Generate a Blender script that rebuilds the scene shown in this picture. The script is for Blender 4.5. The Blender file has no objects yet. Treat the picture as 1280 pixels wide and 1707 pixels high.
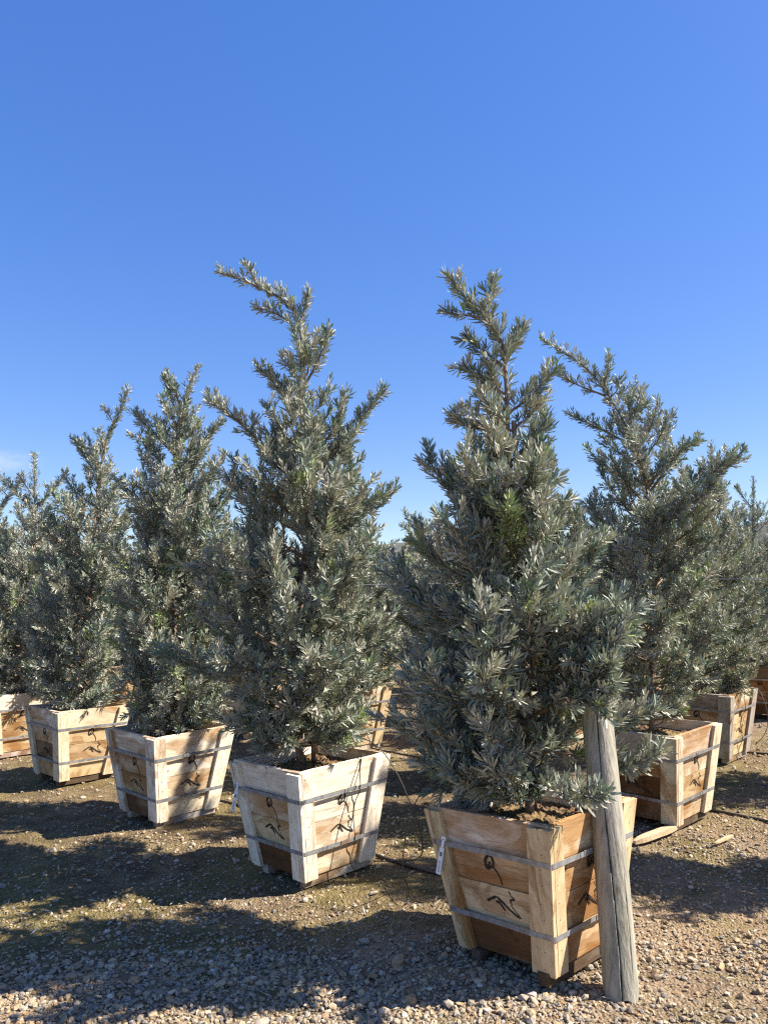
import bpy, bmesh, math, random
import numpy as np
from mathutils import Matrix, Vector, noise as mnoise

# ------------------------------------------------------------------ camera, world, sun, exposure
scene = bpy.context.scene
col = scene.collection
CAM_H, PITCH, ROLL, FPX = 1.5, math.radians(6.41), math.radians(-0.885), 1267.6
SUN_EL, SUN_AZ = math.radians(42), math.radians(91)          # azimuth clockwise from +Y
EXPOSURE = 1.3
fwd = np.array([0, math.cos(PITCH), math.sin(PITCH)])
dn0 = np.array([0, math.sin(PITCH), -math.cos(PITCH)])
eu = math.cos(ROLL) * np.array([1., 0, 0]) - math.sin(ROLL) * dn0
ev = math.sin(ROLL) * np.array([1., 0, 0]) + math.cos(ROLL) * dn0
cam_d = bpy.data.cameras.new('camera'); cam = bpy.data.objects.new('camera', cam_d); col.objects.link(cam)
m = Matrix(((eu[0], -ev[0], -fwd[0], 0), (eu[1], -ev[1], -fwd[1], 0), (eu[2], -ev[2], -fwd[2], CAM_H), (0, 0, 0, 1)))
cam.matrix_world = m
cam_d.sensor_fit = 'HORIZONTAL'; cam_d.sensor_width = 36; cam_d.lens = 36 * FPX / 1280
cam_d.clip_start = 0.05; cam_d.clip_end = 30000
scene.camera = cam

world = bpy.data.worlds.new('World'); scene.world = world; world.use_nodes = True
nt = world.node_tree; nt.nodes.clear()
def N(nt, typ, **kw):
    n = nt.nodes.new(typ)
    for k, v in kw.items():
        if k in n.bl_rna.properties.keys(): setattr(n, k, v)
        else: n.inputs[k].default_value = v
    return n
sky = N(nt, 'ShaderNodeTexSky', sky_type='NISHITA', sun_disc=False, sun_elevation=SUN_EL, sun_rotation=SUN_AZ,
        altitude=200, air_density=1.0, dust_density=0.35, ozone_density=4.0)
hsv = N(nt, 'ShaderNodeHueSaturation', Hue=0.523, Saturation=1.74, Value=1.42)
gam = N(nt, 'ShaderNodeGamma', Gamma=0.55)
bgw = N(nt, 'ShaderNodeBackground', Strength=0.119)
outw = N(nt, 'ShaderNodeOutputWorld')
# one thin wisp of cloud low on the left
geo = N(nt, 'ShaderNodeTexCoord')
mapc = N(nt, 'ShaderNodeMapping'); mapc.inputs['Scale'].default_value = (7, 7, 34)
nzc = N(nt, 'ShaderNodeTexNoise', Scale=1.6, Detail=6.0, Roughness=0.55, Distortion=0.4)
ramp = N(nt, 'ShaderNodeMapRange'); ramp.inputs[1].default_value = 0.38; ramp.inputs[2].default_value = 0.72
cdir = fwd + (2 - 640) / FPX * eu + (768 - 853.5) / FPX * ev; cdir /= np.linalg.norm(cdir)
sub = N(nt, 'ShaderNodeVectorMath', operation='SUBTRACT'); sub.inputs[1].default_value = tuple(cdir)
scl = N(nt, 'ShaderNodeVectorMath', operation='MULTIPLY'); scl.inputs[1].default_value = (1 / 0.055, 1 / 0.055, 1 / 0.017)
ln = N(nt, 'ShaderNodeVectorMath', operation='LENGTH')
fall = N(nt, 'ShaderNodeMapRange', interpolation_type='SMOOTHSTEP'); fall.inputs[1].default_value = 1.0; fall.inputs[2].default_value = 0.25
mul = N(nt, 'ShaderNodeMath', operation='MULTIPLY'); mul2 = N(nt, 'ShaderNodeMath', operation='MULTIPLY'); mul2.inputs[1].default_value = 0.75
mixc = N(nt, 'ShaderNodeMixRGB'); mixc.inputs[2].default_value = (2.95, 3.1, 3.3, 1)
L = nt.links.new
L(sky.outputs[0], gam.inputs[0]); L(gam.outputs[0], hsv.inputs['Color']); L(geo.outputs['Generated'], mapc.inputs['Vector']); L(mapc.outputs[0], nzc.inputs['Vector'])
L(nzc.outputs['Fac'], ramp.inputs[0]); L(geo.outputs['Generated'], sub.inputs[0]); L(sub.outputs[0], scl.inputs[0]); L(scl.outputs[0], ln.inputs[0])
L(ln.outputs['Value'], fall.inputs[0]); L(fall.outputs[0], mul.inputs[0]); L(ramp.outputs[0], mul.inputs[1]); L(mul.outputs[0], mul2.inputs[0])
L(mul2.outputs[0], mixc.inputs[0]); L(hsv.outputs[0], mixc.inputs[1]); L(mixc.outputs[0], bgw.inputs['Color']); L(bgw.outputs[0], outw.inputs['Surface'])

sun_d = bpy.data.lights.new('sun', 'SUN'); sun_d.energy = 5.0; sun_d.angle = math.radians(0.53); sun_d.color = (1.0, 0.94, 0.85)
sun = bpy.data.objects.new('sun', sun_d); col.objects.link(sun)
to_sun = Vector((math.cos(SUN_EL) * math.sin(SUN_AZ), math.cos(SUN_EL) * math.cos(SUN_AZ), math.sin(SUN_EL)))
sun.rotation_euler = to_sun.to_track_quat('Z', 'Y').to_euler(); sun.location = (8, 1, 9)
vs = scene.view_settings
vs.view_transform = 'Standard'; vs.look = 'None'; vs.exposure = EXPOSURE; vs.gamma = 1.0; vs.use_curve_mapping = False
scene.cycles.use_denoising = False; scene.cycles.filter_width = 1.25; scene.cycles.max_bounces = 4; scene.cycles.diffuse_bounces = 2; scene.cycles.transparent_max_bounces = 6

# ------------------------------------------------------------------ helpers
rng = np.random.default_rng(11)
random.seed(5)
def pix(u, v, Y):
    """photo pixel -> world point in the plane y = Y"""
    d = fwd + (u - 640) / FPX * eu + (v - 853.5) / FPX * ev
    return np.array([0, 0, CAM_H]) + d * (Y / d[1])
def gpix(u, v, z=0.0):
    d = fwd + (u - 640) / FPX * eu + (v - 853.5) / FPX * ev
    return np.array([0, 0, CAM_H]) + d * ((z - CAM_H) / d[2])
def gh(x, y):
    """height of the trodden ground"""
    x = np.asarray(x, float); y = np.asarray(y, float)
    h = 0.010 * np.sin(1.9 * x + 0.7) * np.sin(1.6 * y + 1.1) + 0.007 * np.sin(4.3 * x - 2.1 * y) + 0.004 * np.sin(9.1 * x + 6.7 * y + 2) + 0.003 * np.sin(17 * y - 8 * x)
    r = np.hypot(x, y)
    return h * np.clip(1 - (r - 12) / 10, 0, 1) - 0.012
def raw_mesh(name, V, F, mats=(), smooth=False, midx=None, attrs=None):
    me = bpy.data.meshes.new(name)
    V = np.asarray(V, np.float32)
    if isinstance(F, np.ndarray):
        k = F.shape[1]; nf = len(F)
        me.vertices.add(len(V)); me.vertices.foreach_set('co', V.ravel())
        me.loops.add(nf * k); me.loops.foreach_set('vertex_index', F.astype(np.int32).ravel())
        me.polygons.add(nf); me.polygons.foreach_set('loop_start', np.arange(nf, dtype=np.int32) * k)
        me.polygons.foreach_set('loop_total', np.full(nf, k, np.int32)) if False else None
    else:
        me.from_pydata([tuple(map(float, v)) for v in V], [], [tuple(map(int, f)) for f in F])
    for mm in mats: me.materials.append(mm)
    if midx is not None: me.polygons.foreach_set('material_index', np.asarray(midx, np.int32))
    me.polygons.foreach_set('use_smooth', np.full(len(me.polygons), smooth, bool))
    if attrs is not None:
        for an, data in attrs.items():
            a = me.color_attributes.new(an, 'FLOAT_COLOR', 'POINT')
            a.data.foreach_set('color', np.asarray(data, np.float32).ravel())
    me.update(calc_edges=True); me.validate()
    return me
def link(name, me, parent=None, mw=None):
    o = bpy.data.objects.new(name, me); col.objects.link(o)
    if parent is not None: o.parent = parent
    if mw is not None: o.matrix_local = mw
    return o
def tag(o, label=None, cat=None, group=None, kind=None):
    if label: o['label'] = label
    if cat: o['category'] = cat
    if group: o['group'] = group
    if kind: o['kind'] = kind
    return o
def tube(P, R, sides=6, cap=True):
    """tube along points P with radii R -> V, F(list)"""
    P = np.asarray(P, float); n = len(P); R = np.broadcast_to(np.asarray(R, float), (n,))
    T = np.gradient(P, axis=0); T /= np.linalg.norm(T, axis=1)[:, None] + 1e-9
    ref = np.array([0, 0, 1.]) if abs(T[0][2]) < 0.9 else np.array([1., 0, 0])
    V = []; a = np.arange(sides) * 2 * math.pi / sides
    u = np.cross(T[0], ref); u /= np.linalg.norm(u)
    for i in range(n):
        u = u - T[i] * (u @ T[i]); u /= np.linalg.norm(u) + 1e-9
        w = np.cross(T[i], u)
        V.append(P[i] + R[i] * (np.cos(a)[:, None] * u + np.sin(a)[:, None] * w))
    V = np.concatenate(V)
    F = []
    for i in range(n - 1):
        for j in range(sides):
            k = (j + 1) % sides
            F.append((i * sides + j, i * sides + k, (i + 1) * sides + k, (i + 1) * sides + j))
    if cap:
        F.append(tuple(range(sides))[::-1]); F.append(tuple((n - 1) * sides + j for j in range(sides)))
    return V, F
class MB:
    def __init__(s): s.V = []; s.F = []; s.M = []; s.n = 0
    def add(s, V, F, mi=0):
        s.V.append(np.asarray(V, float)); s.F += [tuple(i + s.n for i in f) for f in F]; s.M += [mi] * len(F); s.n += len(V); return s
    def box(s, c, d, mi=0):
        x, y, z = np.asarray(d) / 2; c = np.asarray(c, float)
        V = [c + (sx * x, sy * y, sz * z) for sz in (-1, 1) for sy in (-1, 1) for sx in (-1, 1)]
        return s.add(V, [(0, 2, 3, 1), (4, 5, 7, 6), (0, 1, 5, 4), (2, 6, 7, 3), (0, 4, 6, 2), (1, 3, 7, 5)], mi)
    def mesh(s, name, mats, smooth=False): return raw_mesh(name, np.concatenate(s.V), s.F, mats, smooth, s.M)
def spline(P, n):
    """Catmull-Rom through P"""
    P = np.asarray(P, float); Q = np.vstack([2 * P[0] - P[1], P, 2 * P[-1] - P[-2]])
    t = np.linspace(0, len(P) - 1 - 1e-6, n); i = t.astype(int); f = (t - i)[:, None]
    a, b, c, d = Q[i], Q[i + 1], Q[i + 2], Q[i + 3]
    return 0.5 * (2 * b + (c - a) * f + (2 * a - 5 * b + 4 * c - d) * f ** 2 + (3 * b - a - 3 * c + d) * f ** 3)

# ------------------------------------------------------------------ materials
def new_mat(name):
    mt = bpy.data.materials.new(name); mt.use_nodes = True
    t = mt.node_tree; b = t.nodes['Principled BSDF']
    return mt, t, b
def ramp_node(t, stops):
    r = t.nodes.new('ShaderNodeValToRGB'); e = r.color_ramp.elements
    while len(e) < len(stops): e.new(0.5)
    for el, (p, c) in zip(e, stops): el.position = p; el.color = (*c, 1)
    return r
def mixrgb(t, a, b, fac, mode='MIX'):
    n = t.nodes.new('ShaderNodeMixRGB'); n.blend_type = mode
    for sock, v in ((1, a), (2, b), (0, fac)):
        if hasattr(v, 'is_linked') or isinstance(v, bpy.types.NodeSocket): t.links.new(v, n.inputs[sock])
        elif isinstance(v, tuple): n.inputs[sock].default_value = (*v, 1)
        else: n.inputs[sock].default_value = v
    return n.outputs[0]
def mathn(t, op, a, b=None, clamp=False):
    n = t.nodes.new('ShaderNodeMath'); n.operation = op; n.use_clamp = clamp
    for i, v in enumerate((a, b)):
        if v is None: continue
        if isinstance(v, bpy.types.NodeSocket): t.links.new(v, n.inputs[i])
        else: n.inputs[i].default_value = v
    return n.outputs[0]
def maprange(t, v, a, b, c=0, d=1):
    n = t.nodes.new('ShaderNodeMapRange'); t.links.new(v, n.inputs[0])
    for i, x in enumerate((a, b, c, d)): n.inputs[i + 1].default_value = x
    return n.outputs[0]
def noise_tex(t, vec, scale, detail=4, rough=0.55, dist=0.0):
    n = t.nodes.new('ShaderNodeTexNoise'); n.inputs['Scale'].default_value = scale; n.inputs['Detail'].default_value = detail
    n.inputs['Roughness'].default_value = rough; n.inputs['Distortion'].default_value = dist
    if vec is not None: t.links.new(vec, n.inputs['Vector'])
    return n.outputs['Fac']
def mapping(t, vec, scale=(1, 1, 1)):
    n = t.nodes.new('ShaderNodeMapping'); n.inputs['Scale'].default_value = scale; t.links.new(vec, n.inputs['Vector']); return n.outputs[0]
def bump(t, b, h, strength, dist):
    n = t.nodes.new('ShaderNodeBump'); n.inputs['Strength'].default_value = strength; n.inputs['Distance'].default_value = dist
    t.links.new(h, n.inputs['Height']); t.links.new(n.outputs[0], b.inputs['Normal'])

def mat_leaf():
    mt, t, b = new_mat('glaucous_leaf')
    at = t.nodes.new('ShaderNodeVertexColor'); at.layer_name = 'leaf'
    sp = t.nodes.new('ShaderNodeSeparateColor'); t.links.new(at.outputs['Color'], sp.inputs[0])
    r = ramp_node(t, [(0, (0.140, 0.195, 0.172)), (0.35, (0.260, 0.290, 0.240)), (0.7, (0.385, 0.382, 0.312)), (1, (0.49, 0.455, 0.37))])
    t.links.new(sp.outputs[0], r.inputs[0])
    c = mixrgb(t, r.outputs[0], (0.30, 0.38, 0.12), sp.outputs[1])
    c = mixrgb(t, c, (0.20, 0.145, 0.085), sp.outputs[2])
    t.links.new(c, b.inputs['Base Color']); b.inputs['Roughness'].default_value = 0.55
    b.inputs['Specular IOR Level'].default_value = 0.3
    tr = t.nodes.new('ShaderNodeBsdfTranslucent'); t.links.new(mixrgb(t, c, (0.85, 1.0, 0.6), 1.0, 'MULTIPLY'), tr.inputs['Color'])
    mx = t.nodes.new('ShaderNodeMixShader'); mx.inputs[0].default_value = 0.10
    t.links.new(b.outputs[0], mx.inputs[1]); t.links.new(tr.outputs[0], mx.inputs[2])
    t.links.new(mx.outputs[0], t.nodes['Material Output'].inputs['Surface'])
    return mt
def mat_bark():
    mt, t, b = new_mat('bark')
    tc = t.nodes.new('ShaderNodeTexCoord')
    n1 = noise_tex(t, mapping(t, tc.outputs['Object'], (60, 60, 9)), 1.0, 5)
    r = ramp_node(t, [(0.25, (0.10, 0.065, 0.04)), (0.55, (0.22, 0.15, 0.095)), (0.8, (0.34, 0.25, 0.17))]); t.links.new(n1, r.inputs[0])
    t.links.new(r.outputs[0], b.inputs['Base Color']); b.inputs['Roughness'].default_value = 0.85
    bump(t, b, n1, 0.6, 0.004)
    return mt
def mat_wood(name, grey=False):
    """sawn timber; object colour = tint (rgb) and stain amount (alpha)"""
    mt, t, b = new_mat(name)
    tc = t.nodes.new('ShaderNodeTexCoord'); oi = t.nodes.new('ShaderNodeObjectInfo')
    off = t.nodes.new('ShaderNodeVectorMath'); off.operation = 'SCALE'
    cmb = t.nodes.new('ShaderNodeCombineXYZ')
    t.links.new(oi.outputs['Random'], cmb.inputs[0]); t.links.new(mathn(t, 'MULTIPLY', oi.outputs['Random'], 7.31), cmb.inputs[1]); t.links.new(mathn(t, 'MULTIPLY', oi.outputs['Random'], 3.7), cmb.inputs[2])
    t.links.new(cmb.outputs[0], off.inputs[0]); off.inputs['Scale'].default_value = 13.0
    ad = t.nodes.new('ShaderNodeVectorMath'); t.links.new(tc.outputs['Object'], ad.inputs[0]); t.links.new(off.outputs[0], ad.inputs[1])
    vec = ad.outputs[0]
    # cathedral grain: distorted rings stretched along the board (local X)
    w = t.nodes.new('ShaderNodeTexWave'); w.wave_type = 'BANDS'; w.bands_direction = 'Z'
    w.inputs['Scale'].default_value = 9.0; w.inputs['Distortion'].default_value = 14.0; w.inputs['Detail'].default_value = 3.0
    w.inputs['Detail Scale'].default_value = 0.9; w.inputs['Detail Roughness'].default_value = 0.5
    t.links.new(mapping(t, vec, (1.3, 3.0, 4.2)), w.inputs['Vector'])
    fine = noise_tex(t, mapping(t, vec, (7, 160, 160)), 1.0, 4, 0.6)
    blotch = noise_tex(t, mapping(t, vec, (4.5, 9, 9)), 1.0, 5, 0.6, 0.8)
    # stain: sharp-edged water marks
    stn = noise_tex(t, mapping(t, vec, (2.6, 6, 5.2)), 1.0, 6, 0.50, 1.2)
    amt = oi.outputs['Alpha']
    thr = maprange(t, amt, 0, 1, 0.70, 0.27)
    st = maprange(t, mathn(t, 'SUBTRACT', stn, thr), -0.05, 0.14)
    edge = mathn(t, 'MULTIPLY', maprange(t, mathn(t, 'ABSOLUTE', mathn(t, 'SUBTRACT', mathn(t, 'SUBTRACT', stn, thr), 0.02)), 0.03, 0.0), 0.35)
    base = mixrgb(t, oi.outputs['Color'], (0.56, 0.40, 0.25), mathn(t, 'MULTIPLY', maprange(t, w.outputs['Fac'], 0.3, 0.95), 0.24), 'MULTIPLY')
    base = mixrgb(t, base, (0.66, 0.54, 0.38), mathn(t, 'MULTIPLY', maprange(t, blotch, 0.42, 0.72), 0.55), 'MULTIPLY')
    base = mixrgb(t, base, (0.45, 0.30, 0.18), mathn(t, 'MULTIPLY', maprange(t, fine, 0.5, 0.75), 0.45), 'MULTIPLY')
    base = mixrgb(t, base, (0.50, 0.305, 0.14), mathn(t, 'MULTIPLY', st, 0.88), 'MULTIPLY')
    base = mixrgb(t, base, (0.38, 0.20, 0.09), edge, 'MULTIPLY')
    strk = noise_tex(t, mapping(t, vec, (1.6, 34, 34)), 1.0, 5, 0.6, 0.4)
    base = mixrgb(t, base, (0.36, 0.22, 0.12), mathn(t, 'MULTIPLY', maprange(t, strk, 0.56, 0.72), 0.6), 'MULTIPLY')
    grime = noise_tex(t, mapping(t, vec, (11, 16, 16)), 1.0, 6, 0.7)
    base = mixrgb(t, base, (0.50, 0.46, 0.40), mathn(t, 'MULTIPLY', maprange(t, grime, 0.52, 0.70), 0.5), 'MULTIPLY')
    # knots
    vo = t.nodes.new('ShaderNodeTexVoronoi'); vo.inputs['Scale'].default_value = 1.0; vo.inputs['Randomness'].default_value = 1.0
    t.links.new(mapping(t, vec, (5.0, 4, 7.5)), vo.inputs['Vector'])
    kn = maprange(t, mathn(t, 'ADD', vo.outputs['Distance'], mathn(t, 'MULTIPLY', blotch, 0.03)), 0.115, 0.06)
    base = mixrgb(t, base, (0.30, 0.15, 0.07), mathn(t, 'MULTIPLY', kn, 0.9), 'MULTIPLY')
    t.links.new(base, b.inputs['Base Color']); b.inputs['Roughness'].default_value = 0.78; b.inputs['Specular IOR Level'].default_value = 0.25
    hh = mathn(t, 'ADD', mathn(t, 'MULTIPLY', w.outputs['Fac'], 0.4), fine)
    bump(t, b, hh, 0.3, 0.0015)
    return mt
def mat_simple(name, c, rough=0.6, metal=0.0, var=0.0, vscale=20, bmp=0.0, c2=None, spec=0.5):
    mt, t, b = new_mat(name)
    b.inputs['Roughness'].default_value = rough; b.inputs['Metallic'].default_value = metal; b.inputs['Specular IOR Level'].default_value = spec
    if var or c2:
        tc = t.nodes.new('ShaderNodeTexCoord'); n1 = noise_tex(t, tc.outputs['Object'], vscale, 5, 0.6)
        c2 = c2 or tuple(x * (1 - var) for x in c)
        t.links.new(mixrgb(t, c, c2, maprange(t, n1, 0.35, 0.65)), b.inputs['Base Color'])
        if bmp: bump(t, b, n1, 0.5, bmp)
    else: b.inputs['Base Color'].default_value = (*c, 1)
    return mt
def mat_post():
    mt, t, b = new_mat('weathered_post_wood')
    tc = t.nodes.new('ShaderNodeTexCoord'); o = tc.outputs['Object']
    g1 = noise_tex(t, mapping(t, o, (70, 70, 2.2)), 1.0, 6, 0.6, 0.3); g2 = noise_tex(t, mapping(t, o, (9, 9, 1.4)), 1.0, 4, 0.5)
    g3 = noise_tex(t, mapping(t, o, (160, 160, 12)), 1.0, 3)
    r = ramp_node(t, [(0.25, (0.19, 0.168, 0.135)), (0.45, (0.31, 0.28, 0.225)), (0.62, (0.39, 0.355, 0.29)), (0.85, (0.47, 0.43, 0.35))]); t.links.new(g1, r.inputs[0])
    c = mixrgb(t, r.outputs[0], (0.70, 0.72, 0.62), mathn(t, 'MULTIPLY', maprange(t, g2, 0.4, 0.65), 0.7), 'MULTIPLY')
    vo = t.nodes.new('ShaderNodeTexVoronoi'); t.links.new(mapping(t, o, (11, 11, 4.5)), vo.inputs['Vector']); vo.inputs['Scale'].default_value = 1.0
    kn = maprange(t, vo.outputs['Distance'], 0.13, 0.04); c = mixrgb(t, c, (0.35, 0.25, 0.16), mathn(t, 'MULTIPLY', kn, 0.8), 'MULTIPLY')
    ta = t.nodes.new('ShaderNodeVertexColor'); ta.layer_name = 'crack'
    sp = t.nodes.new('ShaderNodeSeparateColor'); t.links.new(ta.outputs['Color'], sp.inputs[0])
    c = mixrgb(t, c, (0.06, 0.05, 0.04), sp.outputs[0])
    t.links.new(c, b.inputs['Base Color']); b.inputs['Roughness'].default_value = 0.85; b.inputs['Specular IOR Level'].default_value = 0.2
    bump(t, b, mathn(t, 'ADD', g1, mathn(t, 'MULTIPLY', g3, 0.5)), 0.7, 0.006)
    return mt
def mat_ground():
    mt, t, b = new_mat('gravelly_soil')
    tc = t.nodes.new('ShaderNodeTexCoord'); o = tc.outputs['Object']
    big = noise_tex(t, o, 0.9, 4, 0.55, 0.5); mid = noise_tex(t, o, 6.0, 5, 0.6); fine = noise_tex(t, o, 60, 5, 0.65); moss = noise_tex(t, o, 1.7, 5, 0.6, 0.6)
    r = ramp_node(t, [(0.25, (0.155, 0.105, 0.062)), (0.5, (0.265, 0.19, 0.115)), (0.75, (0.36, 0.275, 0.18))]); t.links.new(mid, r.inputs[0])
    c = mixrgb(t, r.outputs[0], (0.40, 0.25, 0.13), mathn(t, 'MULTIPLY', maprange(t, big, 0.5, 0.7), 0.5))
    c = mixrgb(t, c, (0.155, 0.135, 0.035), mathn(t, 'MULTIPLY', maprange(t, moss, 0.48, 0.66), 0.6))
    c = mixrgb(t, c, (0.45, 0.42, 0.40), maprange(t, fine, 0.45, 0.75), 'MULTIPLY')
    vo = t.nodes.new('ShaderNodeTexVoronoi'); vo.inputs['Scale'].default_value = 75; t.links.new(o, vo.inputs['Vector'])
    c = mixrgb(t, c, (0.42, 0.37, 0.29), mathn(t, 'MULTIPLY', maprange(t, vo.outputs['Distance'], 0.35, 0.1), 0.45))
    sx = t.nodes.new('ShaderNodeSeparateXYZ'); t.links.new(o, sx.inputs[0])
    wet_shade = mathn(t, 'ADD', mathn(t, 'SUBTRACT', mathn(t, 'MULTIPLY', sx.outputs[1], 0.75), mathn(t, 'MULTIPLY', sx.outputs[0], 0.55)), mathn(t, 'MULTIPLY', mathn(t, 'SUBTRACT', moss, 0.5), 4.5))
    wet_shade = mathn(t, 'MULTIPLY', mathn(t, 'MULTIPLY', maprange(t, wet_shade, 2.1, 3.2), maprange(t, sx.outputs[1], 9.0, 6.5)), maprange(t, mathn(t, 'ADD', sx.outputs[1], mathn(t, 'MULTIPLY', mid, 0.5)), 3.25, 3.75))
    dark = mixrgb(t, (0.115, 0.078, 0.04), (0.23, 0.165, 0.08), maprange(t, mid, 0.40, 0.62))  # damp mossy soil, with shade put into its colour: darker and less blue
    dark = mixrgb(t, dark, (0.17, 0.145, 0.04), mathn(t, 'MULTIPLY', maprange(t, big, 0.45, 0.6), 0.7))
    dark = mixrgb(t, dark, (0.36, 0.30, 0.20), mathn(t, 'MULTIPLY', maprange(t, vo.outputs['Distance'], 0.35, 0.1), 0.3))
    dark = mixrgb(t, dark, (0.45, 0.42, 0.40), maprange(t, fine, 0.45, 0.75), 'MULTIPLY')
    c = mixrgb(t, c, dark, mathn(t, 'MULTIPLY', wet_shade, 0.85))
    t.links.new(c, b.inputs['Base Color']); b.inputs['Roughness'].default_value = 0.95; b.inputs['Specular IOR Level'].default_value = 0.15
    hh = mathn(t, 'SUBTRACT', mathn(t, 'ADD', mathn(t, 'MULTIPLY', fine, 0.9), mid), mathn(t, 'MULTIPLY', vo.outputs['Distance'], 0.8))
    bump(t, b, hh, 0.9, 0.014)
    return mt
def mat_vcol(name, layer, rough=0.85, bscale=120, bd=0.002, trans=0.0):
    mt, t, b = new_mat(name)
    at = t.nodes.new('ShaderNodeVertexColor'); at.layer_name = layer
    tc = t.nodes.new('ShaderNodeTexCoord'); n1 = noise_tex(t, tc.outputs['Object'], bscale, 4, 0.6)
    c = mixrgb(t, at.outputs['Color'], (0.55, 0.5, 0.45), maprange(t, n1, 0.4, 0.75), 'MULTIPLY')
    t.links.new(c, b.inputs['Base Color']); b.inputs['Roughness'].default_value = rough; b.inputs['Specular IOR Level'].default_value = 0.3
    bump(t, b, n1, 0.5, bd)
    return mt
def mat_soil():
    mt, t, b = new_mat('potting_soil')
    tc = t.nodes.new('ShaderNodeTexCoord'); o = tc.outputs['Object']
    n1 = noise_tex(t, o, 55, 5, 0.65); n2 = noise_tex(t, o, 7, 4)
    r = ramp_node(t, [(0.3, (0.05, 0.032, 0.018)), (0.5, (0.16, 0.095, 0.045)), (0.72, (0.36, 0.22, 0.10))]); t.links.new(n1, r.inputs[0])
    c = mixrgb(t, r.outputs[0], (0.30, 0.24, 0.06), mathn(t, 'MULTIPLY', maprange(t, n2, 0.5, 0.65), 0.6))
    t.links.new(c, b.inputs['Base Color']); b.inputs['Roughness'].default_value = 0.95
    bump(t, b, n1, 1.0, 0.012)
    return mt
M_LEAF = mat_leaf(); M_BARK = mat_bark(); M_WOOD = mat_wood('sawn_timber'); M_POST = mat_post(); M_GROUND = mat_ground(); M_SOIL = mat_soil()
M_STRAP = mat_simple('galvanised_band', (0.40, 0.41, 0.43), 0.42, 0.35, c2=(0.27, 0.27, 0.285), vscale=18)
def mat_strap():
    mt, t, b = new_mat('galvanised_band'); tc = t.nodes.new('ShaderNodeTexCoord'); oi = t.nodes.new('ShaderNodeObjectInfo')
    ad = t.nodes.new('ShaderNodeVectorMath'); t.links.new(tc.outputs['Object'], ad.inputs[0]); t.links.new(oi.outputs['Random'], ad.inputs[1])
    n1 = noise_tex(t, ad.outputs[0], 26, 5, 0.6); n2 = noise_tex(t, ad.outputs[0], 7, 5, 0.65)
    c = mixrgb(t, (0.37, 0.37, 0.37), (0.24, 0.235, 0.23), maprange(t, n1, 0.4, 0.62))
    ru = maprange(t, n2, 0.60, 0.68); c = mixrgb(t, c, (0.23, 0.10, 0.045), mathn(t, 'MULTIPLY', ru, 0.8))
    t.links.new(c, b.inputs['Base Color']); b.inputs['Metallic'].default_value = 0.35; t.links.new(maprange(t, ru, 0, 1, 0.38, 0.8), b.inputs['Roughness']); bump(t, b, n1, 0.2, 0.001)
    return mt
M_STRAP = mat_strap()
M_NAIL = mat_simple('nail_head', (0.055, 0.04, 0.03), 0.6, 0.2)
M_INK = mat_simple('branded_char', (0.018, 0.016, 0.014), 0.8, c2=(0.05, 0.035, 0.025), vscale=60, spec=0.2)
M_TAG = mat_simple('white_plastic', (0.74, 0.74, 0.75), 0.45)
M_PRINT = mat_simple('grey_print', (0.12, 0.12, 0.13), 0.6)
M_HOSE = mat_simple('black_polyethylene', (0.022, 0.021, 0.021), 0.5, c2=(0.06, 0.052, 0.045), vscale=9)
M_STONE = mat_vcol('stone', 'tone', 0.82, 150, 0.0015); M_CHIP = mat_vcol('dry_leaf_sliver', 'tone', 0.7, 200, 0.0005)
M_TIE = mat_simple('green_tie_tape', (0.012, 0.11, 0.07), 0.45)
M_STAKE = mat_wood('stake_timber')
M_WIRE = mat_simple('steel_wire', (0.45, 0.45, 0.46), 0.4, 0.5)
M_HILL = mat_simple('scrub_hill', (0.10, 0.105, 0.10), 0.95, c2=(0.15, 0.14, 0.11), vscale=0.004, spec=0.0)
M_FAR = mat_simple('dry_shrub_leaf', (0.17, 0.15, 0.045), 0.7, c2=(0.09, 0.10, 0.035), vscale=0.9)

# ------------------------------------------------------------------ ground and hills
def axis(lim, near, step):
    a = [0.0]
    while a[-1] < lim:
        s = step if a[-1] < near else step + (a[-1] - near) * 0.22
        a.append(a[-1] + s)
    return np.array(a)
ax = axis(9000, 4.5, 0.035); xs = np.concatenate([-ax[:0:-1], ax])
ay = axis(9000, 6.0, 0.035); ysn = axis(9000, 0.3, 0.5); ys = np.concatenate([2.0 - ysn[:0:-1], 2.0 + ay])
X, Y = np.meshgrid(xs, ys)
Z = gh(X, Y)
nearm = (np.abs(X) < 5) & (Y > 1.5) & (Y < 9)
Z = Z + np.where(nearm, rng.normal(0, 0.0022, X.shape), 0)
nx, ny = len(xs), len(ys)
idx = np.arange(nx * ny).reshape(ny, nx)
F = np.stack([idx[:-1, :-1], idx[:-1, 1:], idx[1:, 1:], idx[1:, :-1]], -1).reshape(-1, 4)
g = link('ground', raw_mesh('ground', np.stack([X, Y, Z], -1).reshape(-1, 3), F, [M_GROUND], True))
tag(g, 'dry brown gravelly soil under the planter boxes', kind='structure')

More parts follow.
